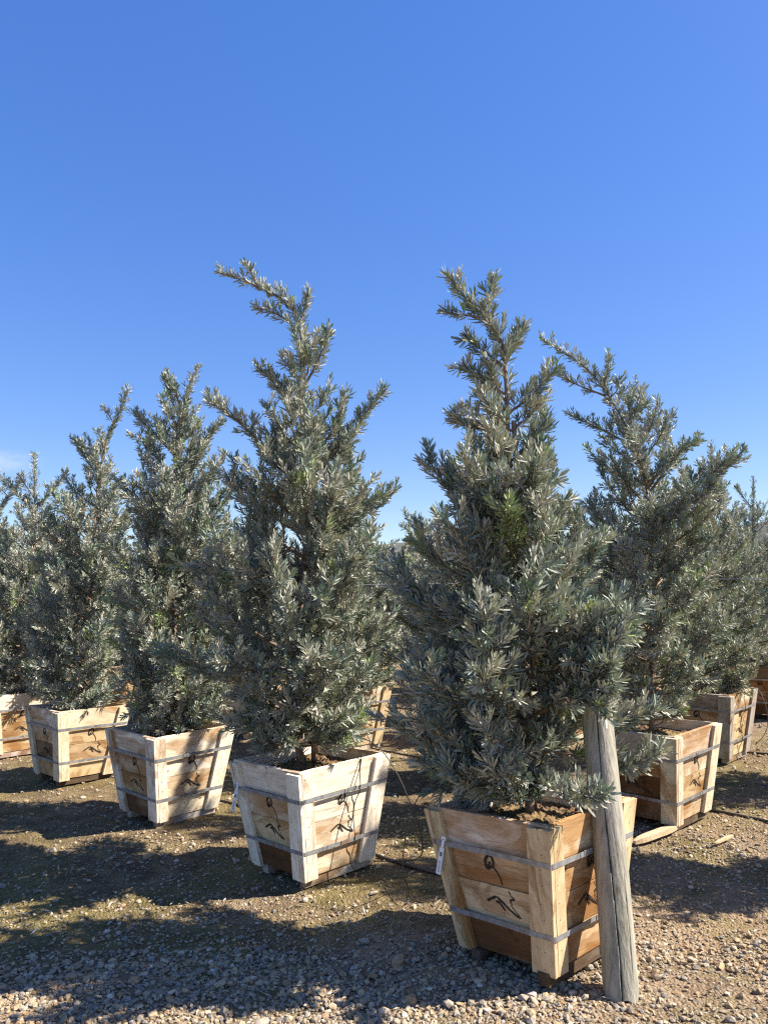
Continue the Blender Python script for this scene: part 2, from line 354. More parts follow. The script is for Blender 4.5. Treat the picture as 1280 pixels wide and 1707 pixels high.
def hills():
    az = np.radians(np.arange(-75, 75.1, 0.5)); V = []; rows = 9
    for i, a in enumerate(az):
        el = 2.9 + 0.7 * math.sin(3.1 * a + 0.2) + 0.9 * math.sin(7.3 * a + 1.0) + 0.45 * math.sin(19 * a) + 0.2 * math.sin(47 * a + 2)
        if a > 0.36: el += 2.2 * min(1, (a - 0.36) / 0.12)
        for r in range(rows):
            f = r / (rows - 1); d = 3600 + 1200 * f
            z = math.tan(math.radians(max(el, 2))) * 4800 * f ** 0.8 * (1 + 0.07 * math.sin(23 * a + 5 * f) * (1 - f)) - 1
            V.append((d * math.sin(a), d * math.cos(a), z))
        V.append((6500 * math.sin(a), 6500 * math.cos(a), -5))
    n = rows + 1
    F = [(i * n + j, (i + 1) * n + j, (i + 1) * n + j + 1, i * n + j + 1) for i in range(len(az) - 1) for j in range(n - 1)]
    return raw_mesh('hills', V, F, [M_HILL], True)
tag(link('hills', hills()), 'low scrub covered hills on the horizon', kind='structure')

# ------------------------------------------------------------------ planter boxes
TOPW, BOTW, BH, Z0, TB, TW = 0.657, 0.487, 0.560, 0.05, 0.021, 0.020
ab, bb = TOPW - 2 * TB, BOTW - 2 * TB
SL = math.hypot(BH, (ab - bb) / 2); FT = math.atan2((ab - bb) / 2, BH)
def hw(s): return bb / 2 + (ab - bb) / 2 * s / SL
SPLIT = [0.0, 0.135, 0.283, 0.418, SL]
def board_mesh(i):
    s0, s1 = SPLIT[i] + 0.0018, SPLIT[i + 1] - 0.0018
    me = bmesh.new(); n = 9
    rr = random.Random(i)
    lo = [s0 + rr.uniform(-0.0008, 0.0012) for _ in range(n)]; hi = [s1 + rr.uniform(-0.0012, 0.0008) for _ in range(n)]
    if i == 3: hi = [h + rr.uniform(-0.002, 0.001) for h in hi]
    ring = []
    for k in range(n):
        f = k / (n - 1) * 2 - 1
        q = []
        for (s, t) in ((lo[k], 0), (hi[k], 0), (hi[k], 1), (lo[k], 1)):
            w = hw(s) - 0.0008 - (TW if t else 0)
            q.append(me.verts.new((f * w, TW * t, s)))
        ring.append(q)
    for k in range(n - 1):
        for a in range(4):
            b2 = (a + 1) % 4
            me.faces.new((ring[k][a], ring[k + 1][a], ring[k + 1][b2], ring[k][b2]))
    me.faces.new(ring[0]); me.faces.new(ring[-1][::-1])
    bmesh.ops.recalc_face_normals(me, faces=me.faces)
    o = bpy.data.meshes.new('board'); me.to_mesh(o); me.free(); o.materials.append(M_WOOD); return o
BOARDS = [board_mesh(i) for i in range(4)]
def batten_mesh(side, wide, seed):
    """local: long axis along X so the grain runs along it; placed by matrix built below"""
    rr = random.Random(seed)
    s0, s1 = -0.012 + rr.uniform(0, .008), SL - rr.uniform(0.004, 0.012)
    mb = MB(); n = 7; V = []
    for k in range(n):
        s = s0 + (s1 - s0) * k / (n - 1)
        e = side * (hw(s) + (TB - 0.001 if wide else -0.0005)); inn = side * (hw(s) - (0.088 if wide else 0.066))
        j = rr.uniform(-0.0012, 0.0012)
        xa, xb = sorted((e + j, inn + j))
        for (x, y) in ((xa, -0.0006), (xb, -0.0006), (xb, -TB), (xa, -TB)): V.append((s, x, y))   # (along, across, out)
    F = []
    for k in range(n - 1):
        for a in range(4):
            b2 = (a + 1) % 4; F.append((k * 4 + a, k * 4 + b2, (k + 1) * 4 + b2, (k + 1) * 4 + a))
    F += [(0, 3, 2, 1), tuple((n - 1) * 4 + i for i in range(4))]
    mb.add(V, F, 0)
    for k in range(9):
        s = s0 + 0.03 + (s1 - s0 - 0.06) * k / 8 + rr.uniform(-.008, .008)
        x = side * (hw(s) - (0.022 + rr.uniform(-.004, .004) if not wide or k % 2 else 0.03 + rr.uniform(-.005, .005)))
        r = 0.0024; a = [q * math.pi / 3 for q in range(6)]
        mb.add([(s + r * math.cos(q), x + r * math.sin(q), -TB - 0.0008) for q in a], [tuple(range(6))], 1)
    me = mb.mesh('batten', [M_WOOD, M_NAIL])
    bm = bmesh.new(); bm.from_mesh(me); bmesh.ops.recalc_face_normals(bm, faces=[f for f in bm.faces if f.material_index == 0]); bm.to_mesh(me); bm.free()
    return me
BAT_W = [batten_mesh(1, True, 20 + i) for i in range(3)]; BAT_N = [batten_mesh(-1, False, 40 + i) for i in range(3)]
# batten local (along, across, out) -> face frame (x, y, z):  x = across, y = out, z = along
M_BAT = Matrix(((0, 1, 0, 0), (0, 0, 1, 0), (1, 0, 0, 0), (0, 0, 0, 1)))
def strap_mesh(s, seed):
    rr = random.Random(seed)
    h = hw(s) + TB + 0.0022; c = 0.010; z = s * math.cos(FT); tl = math.tan(FT)
    pts = []
    for k in range(4):
        a = k * math.pi / 2; R = lambda x, y: (x * math.cos(a) - y * math.sin(a), x * math.sin(a) + y * math.cos(a))
        for x, y in ((-h + c, -h), (-h * .5, -h - 0.0005), (0, -h + rr.uniform(0.0, 0.004)), (h * .5, -h), (h - c, -h), (h - c * .3, -h + c * .3)): pts.append(R(x, y))
    n = len(pts); V = []; w, t = 0.0105, 0.0012
    dz = [rr.uniform(-0.0015, 0.0015) + 0.003 * math.sin(2 * math.pi * i / n + seed) for i in range(n)]
    for i, (x, y) in enumerate(pts):
        nrm = math.hypot(x, y); ux, uy = x / nrm, y / nrm
        for zz, off in ((-w, 0), (w, 0), (w, -t), (-w, -t)):
            k = 1 + (tl * zz) / h + off / h
            V.append((x * k, y * k, z + zz + dz[i]))
    F = []
    for i in range(n):
        j = (i + 1) % n
        for a in range(4): b2 = (a + 1) % 4; F.append((i * 4 + a, i * 4 + b2, j * 4 + b2, j * 4 + a))
    me = MB().add(V, F).mesh('strap', [M_STRAP])
    bm = bmesh.new(); bm.from_mesh(me); bmesh.ops.recalc_face_normals(bm, faces=bm.faces); bm.to_mesh(me); bm.free()
    return me
STRAP_S = (0.140, 0.418)
STRAPS = [[strap_mesh(s, 3 + i + 7 * k) for i in range(2)] for k, s in enumerate(STRAP_S)]
BUCKLE = MB().box((0, 0, 0), (0.034, 0.0035, 0.024)).box((0.028, 0.0005, 0.001), (0.03, 0.0022, 0.0205)).box((-0.03, 0.0005, -0.001), (0.022, 0.0024, 0.0205)).mesh('buckle', [M_STRAP])
def stroke(mb, pts, w, y=-0.0012):
    """inked line of varying width on the face plane"""
    q = np.array(pts, float); P = np.stack([np.interp(np.linspace(0, len(q) - 1, 4 * len(q) - 3), np.arange(len(q)), q[:, k]) for k in (0, 1)], 1)
    n = len(P); T = np.gradient(P, axis=0); T /= np.linalg.norm(T, axis=1)[:, None] + 1e-9
    Nn = np.stack([-T[:, 1], T[:, 0]], 1); rr = random.Random(int(abs(pts[0][0]) * 1e5))
    ww = np.array([1.35 * w * (0.75 + 0.5 * rr.random()) for _ in range(n)]); ww[0] *= .5; ww[-1] *= .4
    A = P + Nn * ww[:, None] / 2; B = P - Nn * ww[:, None] / 2
    V = [(a[0], y, a[1]) for a in A] + [(b_[0], y, b_[1]) for b_ in B]
    mb.add(V, [(i, i + 1, n + i + 1, n + i) for i in range(n - 1)])
def emblem_meshes():
    c = 0.372                                                       # leaf centre height on the slope
    up = MB()
    stroke(up, [(0.004, c + 0.036), (-0.012, c + 0.022), (-0.025, c + 0.006), (-0.026, c - 0.014), (-0.018, c - 0.030)], 0.0085)
    stroke(up, [(0.004, c + 0.036), (0.014, c + 0.018), (0.018, c + 0.002), (0.012, c - 0.014), (-0.004, c - 0.020), (-0.018, c - 0.030)], 0.0075)
    stroke(up, [(-0.016, c - 0.022), (-0.006, c - 0.006), (0.002, c + 0.004)], 0.007)
    stroke(up, [(0.014, c - 0.016), (0.030, c - 0.036), (0.042, c - 0.055), (0.046, c - 0.084)], 0.0042)
    lo = MB(); d = SPLIT[2] - 0.006
    stroke(lo, [(0.052, d), (0.060, d - 0.016)], 0.004); stroke(lo, [(0.060, d - 0.016), (0.078, d - 0.030)], 0.004); stroke(lo, [(0.078, d - 0.030), (0.052, d - 0.034)], 0.0055)
    stroke(lo, [(0.052, d - 0.034), (0.058, d - 0.046)], 0.005); stroke(lo, [(0.058, d - 0.046), (0.056, d - 0.060)], 0.0035); stroke(lo, [(0.056, d - 0.060), (0.098, d - 0.100)], 0.0032)
    stroke(lo, [(-0.070, d - 0.062), (-0.040, d - 0.046), (-0.016, d - 0.034)], 0.008); stroke(lo, [(-0.016, d - 0.034), (0.012, d - 0.052), (0.044, d - 0.076), (0.090, d - 0.100)], 0.0065)
    stroke(lo, [(-0.022, d - 0.054), (-0.004, d - 0.056), (0.020, d - 0.084)], 0.0075)
    return up.mesh('leaf_emblem', [M_INK]), lo.mesh('mountain_emblem', [M_INK])
EMB = emblem_meshes()
def soil_mesh(seed):
    r = np.random.default_rng(seed); n = 34; h = hw(0.50) - TW - 0.002
    a = np.linspace(-h, h, n); X, Y = np.meshgrid(a, a)
    Z = 0.495 + 0.010 * np.sin(14 * X + seed) * np.cos(11 * Y) + r.normal(0, 0.0055, X.shape) + 0.025 * np.exp(-(X ** 2 + Y ** 2) / 0.01)
    i = np.arange(n * n).reshape(n, n)
    return raw_mesh('soil', np.stack([X, Y, Z], -1).reshape(-1, 3), np.stack([i[:-1, :-1], i[:-1, 1:], i[1:, 1:], i[1:, :-1]], -1).reshape(-1, 4), [M_SOIL], False)
SOILS = [soil_mesh(s) for s in range(3)]
SKID = [MB().box((0, 0, 0.022), (0.46, 0.052, 0.046)).mesh('skid', [M_WOOD]), MB().box((0.01, 0, 0.022), (0.50, 0.045, 0.046)).mesh('skid', [M_WOOD])]
PALE, CREAM, HONEY, ORANGE, BROWN, GREY = (0.82, 0.73, 0.585), (0.75, 0.64, 0.46), (0.63, 0.49, 0.285), (0.54, 0.385, 0.215), (0.25, 0.172, 0.10), (0.44, 0.40, 0.34)
def jit(c, r, s=0.06): k = 1 + r.uniform(-s, s); return tuple(max(0.02, x * k * (1 + r.uniform(-s, s) * .25)) for x in c)
BOX_GROUP = 'wooden planter boxes in rows'
def planter(x, y, th, tilt, label, seed, faces=None, batten=CREAM, far=False, sc=1.0, skid=GREY):
    """faces: for each face [right(-Y), far, back, left(-X)] four (colour, stain) from bottom to top"""
    r = random.Random(seed)
    root = bpy.data.objects.new('planter_box', None); root.empty_display_size = 0.1; col.objects.link(root)
    tx, ty = tilt
    rot = Matrix.Rotation(math.hypot(tx, ty), 4, Vector((-ty, tx, 0))) if (tx or ty) else Matrix.Identity(4)
    root.matrix_world = Matrix.Translation((x, y, Z0)) @ rot @ Matrix.Rotation(math.radians(45 + th), 4, 'Z') @ Matrix.Scale(sc, 4)
    tag(root, label, 'planter', BOX_GROUP)
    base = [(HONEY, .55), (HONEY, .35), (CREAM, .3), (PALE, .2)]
    for k in range(4):
        if far and k in (1, 2): pass
        fm = Matrix.Rotation(k * math.pi / 2, 4, 'Z') @ Matrix.Translation((0, -bb / 2, 0)) @ Matrix.Rotation(FT, 4, 'X')
        spec = (faces or {}).get(k, base)
        for i in range(4):
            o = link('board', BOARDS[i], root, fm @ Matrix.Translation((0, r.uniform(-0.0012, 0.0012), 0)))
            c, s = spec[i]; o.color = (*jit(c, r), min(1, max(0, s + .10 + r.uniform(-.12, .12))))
        for me in (r.choice(BAT_W), r.choice(BAT_N)):
            o = link('batten', me, root, fm @ M_BAT); o.color = (*jit(batten, r, .1), r.uniform(0.1, 0.38))
        if k in (0, 3):
            for me in EMB: link(me.name, me, root, fm @ Matrix.Translation((r.uniform(-.012, .012), -0.0012, r.uniform(-.004, .004))))
    for q in range(2):
        st = link('strap', r.choice(STRAPS[q]), root)
        hb = hw(STRAP_S[q]) + TB + 0.0035
        link('buckle', BUCKLE, st, Matrix.Translation((r.uniform(-.1, .1), -hb, STRAP_S[q] * math.cos(FT))) @ Matrix.Rotation(FT, 4, 'X'))
    link('soil', r.choice(SOILS), root)
    for q, yy in enumerate((-0.19, 0.15)):
        o = link('skid', SKID[(q + seed) % 2], root, Matrix.Translation((r.uniform(-.02, .02), yy, -Z0 + 0.0 + 0.002))); o.color = (*jit(skid, r, .15), 0.4)
    return root
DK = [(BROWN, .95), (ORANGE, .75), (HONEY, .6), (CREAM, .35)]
U = np.array([-1.12, 1.135]); Vv = np.array([1.18, 1.91]); A0 = np.array([0.632, 3.401])
BOXES = {
 'A': (0.632, 3.401, -1.5, (-.033, .045), {0: [(ORANGE, .45), (ORANGE, .3), (ORANGE, .45), (CREAM, .5)], 3: [(BROWN, .9), (HONEY, .36), (ORANGE, .5), (PALE, .36)]}, HONEY,
       'stained planter box beside the leaning grey post, nearest of all the boxes'),
 'B': (-0.428, 4.449, -1.2, (-.033, .005), {0: [(CREAM, .4), (PALE, .25), (PALE, .12), (PALE, .08)], 3: [(BROWN, .9), (HONEY, .62), (CREAM, .58), (PALE, .36)]}, PALE,
       'bleached planter box with brown water stains and a black drip tube arching over its rim'),
 'C': (-1.549, 5.575, 2.7, (.003, -.025), {0: [(CREAM, .35), (CREAM, .42), (PALE, .25), (PALE, .22)], 3: [(BROWN, .9), (HONEY, .7), (CREAM, .5), (PALE, .4)]}, PALE,
       'bleached planter box on a grey skid, third in the front row from the grey post'),
 'D': (-2.698, 6.752, 2.7, (.02, .007), {0: [(HONEY, .3), (ORANGE, .5), (HONEY, .3), (CREAM, .2)], 3: [(HONEY, .5), (BROWN, .6), (CREAM, .45), (PALE, .3)]}, CREAM,
       'honey coloured planter box, fourth in the front row from the grey post'),
 'E': (-3.80, 7.88, 1.0, (0, 0), {0: [(HONEY, .35), (ORANGE, .4), (HONEY, .45), (PALE, .25)]}, CREAM,
       'planter box cut off by the left edge of the picture'),
 'G': (1.823, 5.311, -2.4, (-.026, -.011), {0: [(CREAM, .35), (HONEY, .35), (CREAM, .25), (PALE, .4)], 3: [(BROWN, .8), (BROWN, .7), (ORANGE, .6), (GREY, .2)]}, CREAM,
       'planter box behind the grey post with a split wood plank at its foot'),
 'H': (2.995, 7.219, 0, (-.015, -.016), {0: [(HONEY, .3), (HONEY, .35), (HONEY, .3), (CREAM, .55)], 3: [(BROWN, .7), (BROWN, .6), (ORANGE, .4), (GREY, .25)]}, GREY,
       'grey cornered planter box second from the right edge, its drip tube hanging down the front'),
 'F': (-0.404, 7.881, -.6, (0, .01), {0: [(CREAM, .35), (HONEY, .35), (HONEY, .2), (CREAM, .25)]}, HONEY,
       'honey coloured planter box partly hidden behind the bleached box with the drip tube'),
 'J': (0.71, 6.47, 0, (0, 0), None, GREY, 'planter box almost hidden behind the foliage of the nearest tree'),
 'I': (4.62, 9.42, 3, (0, 0), {3: [(BROWN, .5), (ORANGE, .5), (ORANGE, .4), (BROWN, .3)]}, HONEY, 'orange brown planter box cut off by the right edge of the picture'),
 'S': (2.95, 4.19, 0, (0, 0), None, CREAM, 'planter box just beyond the right edge whose tree shades the near gravel'),
 'T': (4.14, 6.08, 0, (0, 0), None, CREAM, 'planter box beyond the right edge whose tree shades the path between rows'),
}
ROOTS = {}
for i, (k, (x, y, th, tl, fc, bt, lab)) in enumerate(BOXES.items()):
    ROOTS[k] = planter(x, y, th, tl, lab, 100 + i, fc, bt, skid=(.12, .09, .06) if k in 'ADG' else GREY)
FARFACE = {0: [(ORANGE, .3), (ORANGE, .25), (HONEY, .3), (HONEY, .3)]}
far_spots = []
for (j, ii) in ((0, (5,)), (1, (3, 4, 5, 6, 7)), (2, (1, 2, 3, 4, 5, 6, 7, 8)), (3, (0, 1, 2, 3, 4, 5, 6, 7, 8, 9)), (4, (0, 1, 2, 4))):
    for i in ii:
        p = A0 + i * U + j * Vv
        if j == 3 and i == 0: continue
        if abs(p[0]) < 0.53 * p[1] + 0.6: far_spots.append((p[0] + random.uniform(-.06, .06), p[1] + random.uniform(-.06, .06), (j, i)))
FAR_BOX = {(1, 3): 'planter box glimpsed behind foliage between the third front box and the bleached box', (1, 5): 'orange planter box glimpsed between the fourth and third boxes of the front row',
           (3, 1): 'planter box glimpsed beyond the foliage right of the leaning post', (2, 1): 'planter box glimpsed through the gap just above the split pale plank box'}
FAR_TREE = {(1, 3): 'conifer filling the gap between the third front tree and the tallest conifer', (2, 1): 'conifer filling the gap between the nearest tree and the one with the arching leader',
            (4, 0): 'far conifer behind the pale tipped tree at the right edge', (0, 5): 'conifer behind the straight spired tree at the left edge'}
for n, (x, y, ji) in enumerate(far_spots):
    planter(x, y, random.uniform(-4, 4), (0, 0), FAR_BOX.get(ji, 'wooden planter box in the back rows, mostly hidden behind foliage'), 300 + n, FARFACE, HONEY, True)

# ------------------------------------------------------------------ trees
LEAFQ = 2
def leaves_on(P, T, nleaf, size, fresh, r, out, t0=0.12, tipdense=True):
    """leaves in a spiral along a twig; P,T polyline and tangents"""
    t = t0 + (1 - t0) * (np.arange(nleaf) + r.random(nleaf) * 0.6) / nleaf
    f = t * (len(P) - 1); i = np.minimum(f.astype(int), len(P) - 2); q = (f - i)[:, None]
    p = P[i] * (1 - q) + P[i + 1] * q; ta = T[i]
    ref = np.where(np.abs(ta[:, 2:3]) < 0.9, np.array([[0, 0, 1.]]), np.array([[1., 0, 0]]))
    a = np.cross(ta, ref); a /= np.linalg.norm(a, axis=1)[:, None] + 1e-9; b = np.cross(ta, a)
    ph = np.arange(nleaf) * 2.39996 + r.random() * 6.28 + r.normal(0, .25, nleaf)
    rad = np.cos(ph)[:, None] * a + np.sin(ph)[:, None] * b
    ang = np.radians(np.interp(t, [0, .6, 1], [52, 38, 15]) + r.normal(0, 8, nleaf))
    d = np.cos(ang)[:, None] * ta + np.sin(ang)[:, None] * rad
    d[:, 2] += 0.08; d /= np.linalg.norm(d, axis=1)[:, None]
    ln = size * np.interp(t, [0, .15, .8, 1], [.75, 1.0, .95, .55]) * r.uniform(.75, 1.2, nleaf)
    side = np.cross(d, rad); side /= np.linalg.norm(side, axis=1)[:, None] + 1e-9
    roll = r.normal(0, .5, nleaf)[:, None]; nrm = np.cross(side, d)
    side = side * np.cos(roll) + nrm * np.sin(roll); nrm = np.cross(side, d)
    out.append((p, d, side, nrm, ln, (fresh + .22 * t ** 5) * r.uniform(.5, 1.1, nleaf), np.full(nleaf, r.random() ** .8)))
def leaf_mesh(name, out, r, wid, lod):
    p, d, s, n, ln, fr, tone = [np.concatenate(c) for c in zip(*out)]
    N_ = len(p); l = ln[:, None]; w = (wid * r.uniform(.8, 1.2, N_) * (ln / 0.054) ** 0.5)[:, None]
    cv = r.normal(0.05, .08, N_)[:, None] * l
    if lod == 0:
        pts = [p, p + d * l * .28 + s * w * .45 + n * w * .12, p + d * l * .28 - s * w * .45 + n * w * .12,
               p + d * l * .80 + s * w * .40 + n * (w * .10 - cv * .6), p + d * l * .80 - s * w * .40 + n * (w * .10 - cv * .6), p + d * l - n * cv]
        tri = np.array([(0, 2, 1), (1, 2, 4), (1, 4, 3), (3, 4, 5)])
    else:
        pts = [p, p + d * l * .6 + s * w * .5 + n * w * .12, p + d * l * .6 - s * w * .5 + n * w * .12, p + d * l - n * cv]
        tri = np.array([(0, 2, 1), (1, 2, 3)])
    k = len(pts); V = np.stack(pts, 1).reshape(-1, 3)
    Fc = (np.arange(N_)[:, None, None] * k + tri[None]).reshape(-1, 3)
    c = np.zeros((N_, 4)); c[:, 0] = np.clip(tone + r.normal(0, .14, N_), 0, 1); c[:, 1] = np.clip(fr, 0, 1); c[:, 2] = (r.random(N_) < .035) * r.uniform(.4, .9, N_); c[:, 3] = 1
    return raw_mesh(name, V, Fc, [M_LEAF], False, None, {'leaf': np.repeat(c, k, 0)}), N_
TREE_GROUP = 'blue green conifer trees in planter boxes'
def build_tree(key, Yd, base, leader, profile, arms, label, seed, nl=60, lod=0, dens=1.0, split=False, avoid=None, low=1.22, zmin=.03, soil_z=0.545, size=0.052):
    r = np.random.default_rng(seed)
    B = pix(*base, Yd); B[2] = soil_z
    org = B.copy()
    lead = [B + (0, 0, -0.05)] + [pix(u, v, Yd + dy) for (u, v, dy) in leader]
    lead = spline(np.array(lead), 40) - org
    seglen = np.linalg.norm(np.diff(lead, axis=0), axis=1); Ltot = seglen.sum()
    zs = lead[:, 2]
    pr = np.array([[pix(uL, v, Yd)[2], pix(uL, v, Yd)[0], pix(uR, v, Yd)[0]] for (v, uL, uR) in profile])
    pr = pr[np.argsort(pr[:, 0])]; pr[:, 0] -= org[2]; pr[:, 1] -= org[0]; pr[:, 2] -= org[0]
    zsort = np.argsort(zs)
    def trunk_at(z): return np.array([np.interp(z, zs[zsort], lead[zsort, k]) for k in range(3)])
    def Rad(z, az):
        if z > pr[-1, 0] + 0.12: return 0.06
        tx = trunk_at(z)[0]
        rr = max(.07, np.interp(z, pr[:, 0], pr[:, 2]) - tx); rl = max(.07, tx - np.interp(z, pr[:, 0], pr[:, 1]))
        rd = 0.5 * (rr + rl); ca, sa = math.cos(az), math.sin(az); a = rr if ca > 0 else rl
        return 1 / math.sqrt((ca / a) ** 2 + (sa / rd) ** 2)
    out = []; tw = MB(); branches = []
    ttube = tube(lead, np.interp(np.linspace(0, 1, 40), [0, .05, .5, 1], [.024, .019, .010, .0025]), 8)
    def twig(p0, d0, length, fresh, mb, nper=1.0, leafy0=0.1, rad=.0022):
        n = 6; P = [p0]; d = d0 / np.linalg.norm(d0)
        for i in range(n - 1):
            d = d + np.array([0, 0, .09]) + r.normal(0, .07, 3); d /= np.linalg.norm(d); P.append(P[-1] + d * length / (n - 1))
        P = np.array(P); T = np.gradient(P, axis=0); T /= np.linalg.norm(T, axis=1)[:, None]
        mb.add(*tube(P[[0, 2, 5]], [rad, rad * .8, rad * .5], 3, False))
        leaves_on(P, T, max(6, int(length / .0042 * nper * dens)), size, fresh, r, out, leafy0)
        return P, T
    def limb(P, twl=.17, rad=None, fresh0=0.0, t_start=.22, spacing=.027, leaf_from=.45):
        mb = MB(); Ls = np.linalg.norm(np.diff(P, axis=0), axis=1).sum(); n = len(P)
        rad = rad or (.004 + .009 * min(1, Ls / .8))
        mb.add(*tube(P, np.linspace(rad, .0025, n), 5, False))
        T = np.gradient(P, axis=0); T /= np.linalg.norm(T, axis=1)[:, None] + 1e-9
        nt_ = max(3, int(Ls * (1 - t_start) / spacing)); ph = r.random() * 6.28
        for k in range(nt_):
            t = t_start + (1 - t_start) * (k + r.random() * .7) / nt_; f = t * (n - 1); i = min(int(f), n - 2); q = f - i
            p = P[i] * (1 - q) + P[i + 1] * q; ta = T[i]; ph += 2.4 + r.normal(0, .4)
            ref = np.array([0, 0, 1.]) if abs(ta[2]) < .9 else np.array([1., 0, 0])
            a = np.cross(ta, ref); a /= np.linalg.norm(a); b = np.cross(ta, a)
            side = math.cos(ph) * a + math.sin(ph) * b
            d = ta * r.uniform(.5, 1.0) + side * r.uniform(.6, 1.0) + np.array([0, 0, r.uniform(.1, .6)])
            ln_ = twl * r.uniform(.45, 1.25) * (1 - .5 * t) * (0.6 + 0.4 * min(1, Ls / .4))
            fr = fresh0 if fresh0 else (r.uniform(.35, .9) if r.random() < .075 else max(0, r.normal(.03, .05)))
            Pt, Tt = twig(p, d, ln_, fr, mb)
            if ln_ > .10 and r.random() < .6:
                sd = Tt[2] * .7 + np.cross(Tt[2], r.normal(0, 1, 3)) * .6; twig(Pt[2], sd, ln_ * .55, fr, mb)
        m0 = int(n * leaf_from); Pl = P[m0:]; leaves_on(Pl, T[m0:], int(Ls * (1 - leaf_from) / .0036 * dens) + 6, size, fresh0, r, out, 0.0)
        branches.append(mb)
    zlo, zhi = pr[0, 0], zs.max() - .10
    az = r.random() * 6.28
    zz = zlo - .02
    for k in range(nl):
        f = (k + r.random() * .6) / nl
        zb = max(zmin, (zlo - .10) + (zhi - zlo + .06) * f ** 1.45)
        az += 2.39996 + r.normal(0, .25)
        R0 = Rad(zb + .1, az); hf = (zb - zlo) / max(.1, zhi - zlo)
        rise = R0 * r.uniform(.35, 1.0) * (.35 + .65 * min(1, hf * 4)) + .06 * hf + .02
        Rt = max(.06, Rad(zb + rise, az) - .05) * (r.uniform(.78, 1.16) if r.random() < .82 else r.uniform(.45, .8))
        if Rt < .09 or (hf > .55 and r.random() < .10): continue
        if hf < .62: Rt = (Rt + .04) * low
        if avoid and avoid(az % (2 * math.pi), zb + org[2]): Rt *= .45
        p0 = trunk_at(zb); n = 9; t = np.linspace(0, 1, n)
        wob = r.normal(0, .018, 2)
        x = p0[0] + math.cos(az) * Rt * t + (-math.sin(az)) * wob[0] * np.sin(t * 5); y = p0[1] + math.sin(az) * Rt * t + math.cos(az) * wob[1] * np.sin(t * 5)
        z = p0[2] + rise * (.45 * t + .55 * t ** 2.2) + r.normal(0, .006, n) * t
        limb(np.stack([x, y, z], 1), t_start=.25 if Rt > .3 else .40, twl=(.14 + .13 * min(1, Rt / .5)) * (1 if hf < .55 else .85))
    # leader: leafy top
    top = lead[int(40 * .50):]; limb(spline(top, 20), twl=.11, rad=.0045, t_start=.10, spacing=.026, leaf_from=.25)
    for (pts, twl, fr) in arms:
        P = np.array([pix(u, v, Yd + dy) for (u, v, dy) in pts]) - org
        limb(spline(P, 12), twl=twl * 1.1, fresh0=fr, t_start=.12, spacing=.018)
    root = bpy.data.objects.new('conifer_tree', None); root.empty_display_size = .1; col.objects.link(root); root.location = org
    tag(root, label, 'tree', TREE_GROUP)
    tmb = MB().add(*ttube)
    if split:
        link('trunk', tmb.mesh('trunk', [M_BARK], True), root)
        for b in branches: link('branch', b.mesh('branch', [M_BARK], True), root)
    else:
        for b in branches: tmb.add(np.concatenate(b.V), b.F)
        link('trunk', tmb.mesh('trunk', [M_BARK], True), root)
    me, cnt = leaf_mesh('crown', out, r, 0.0092 if lod == 0 else .0108, lod)
    c = link('crown', me, root); c['kind'] = 'stuff'
    print('TREE', key, cnt, 'leaves')
    return root

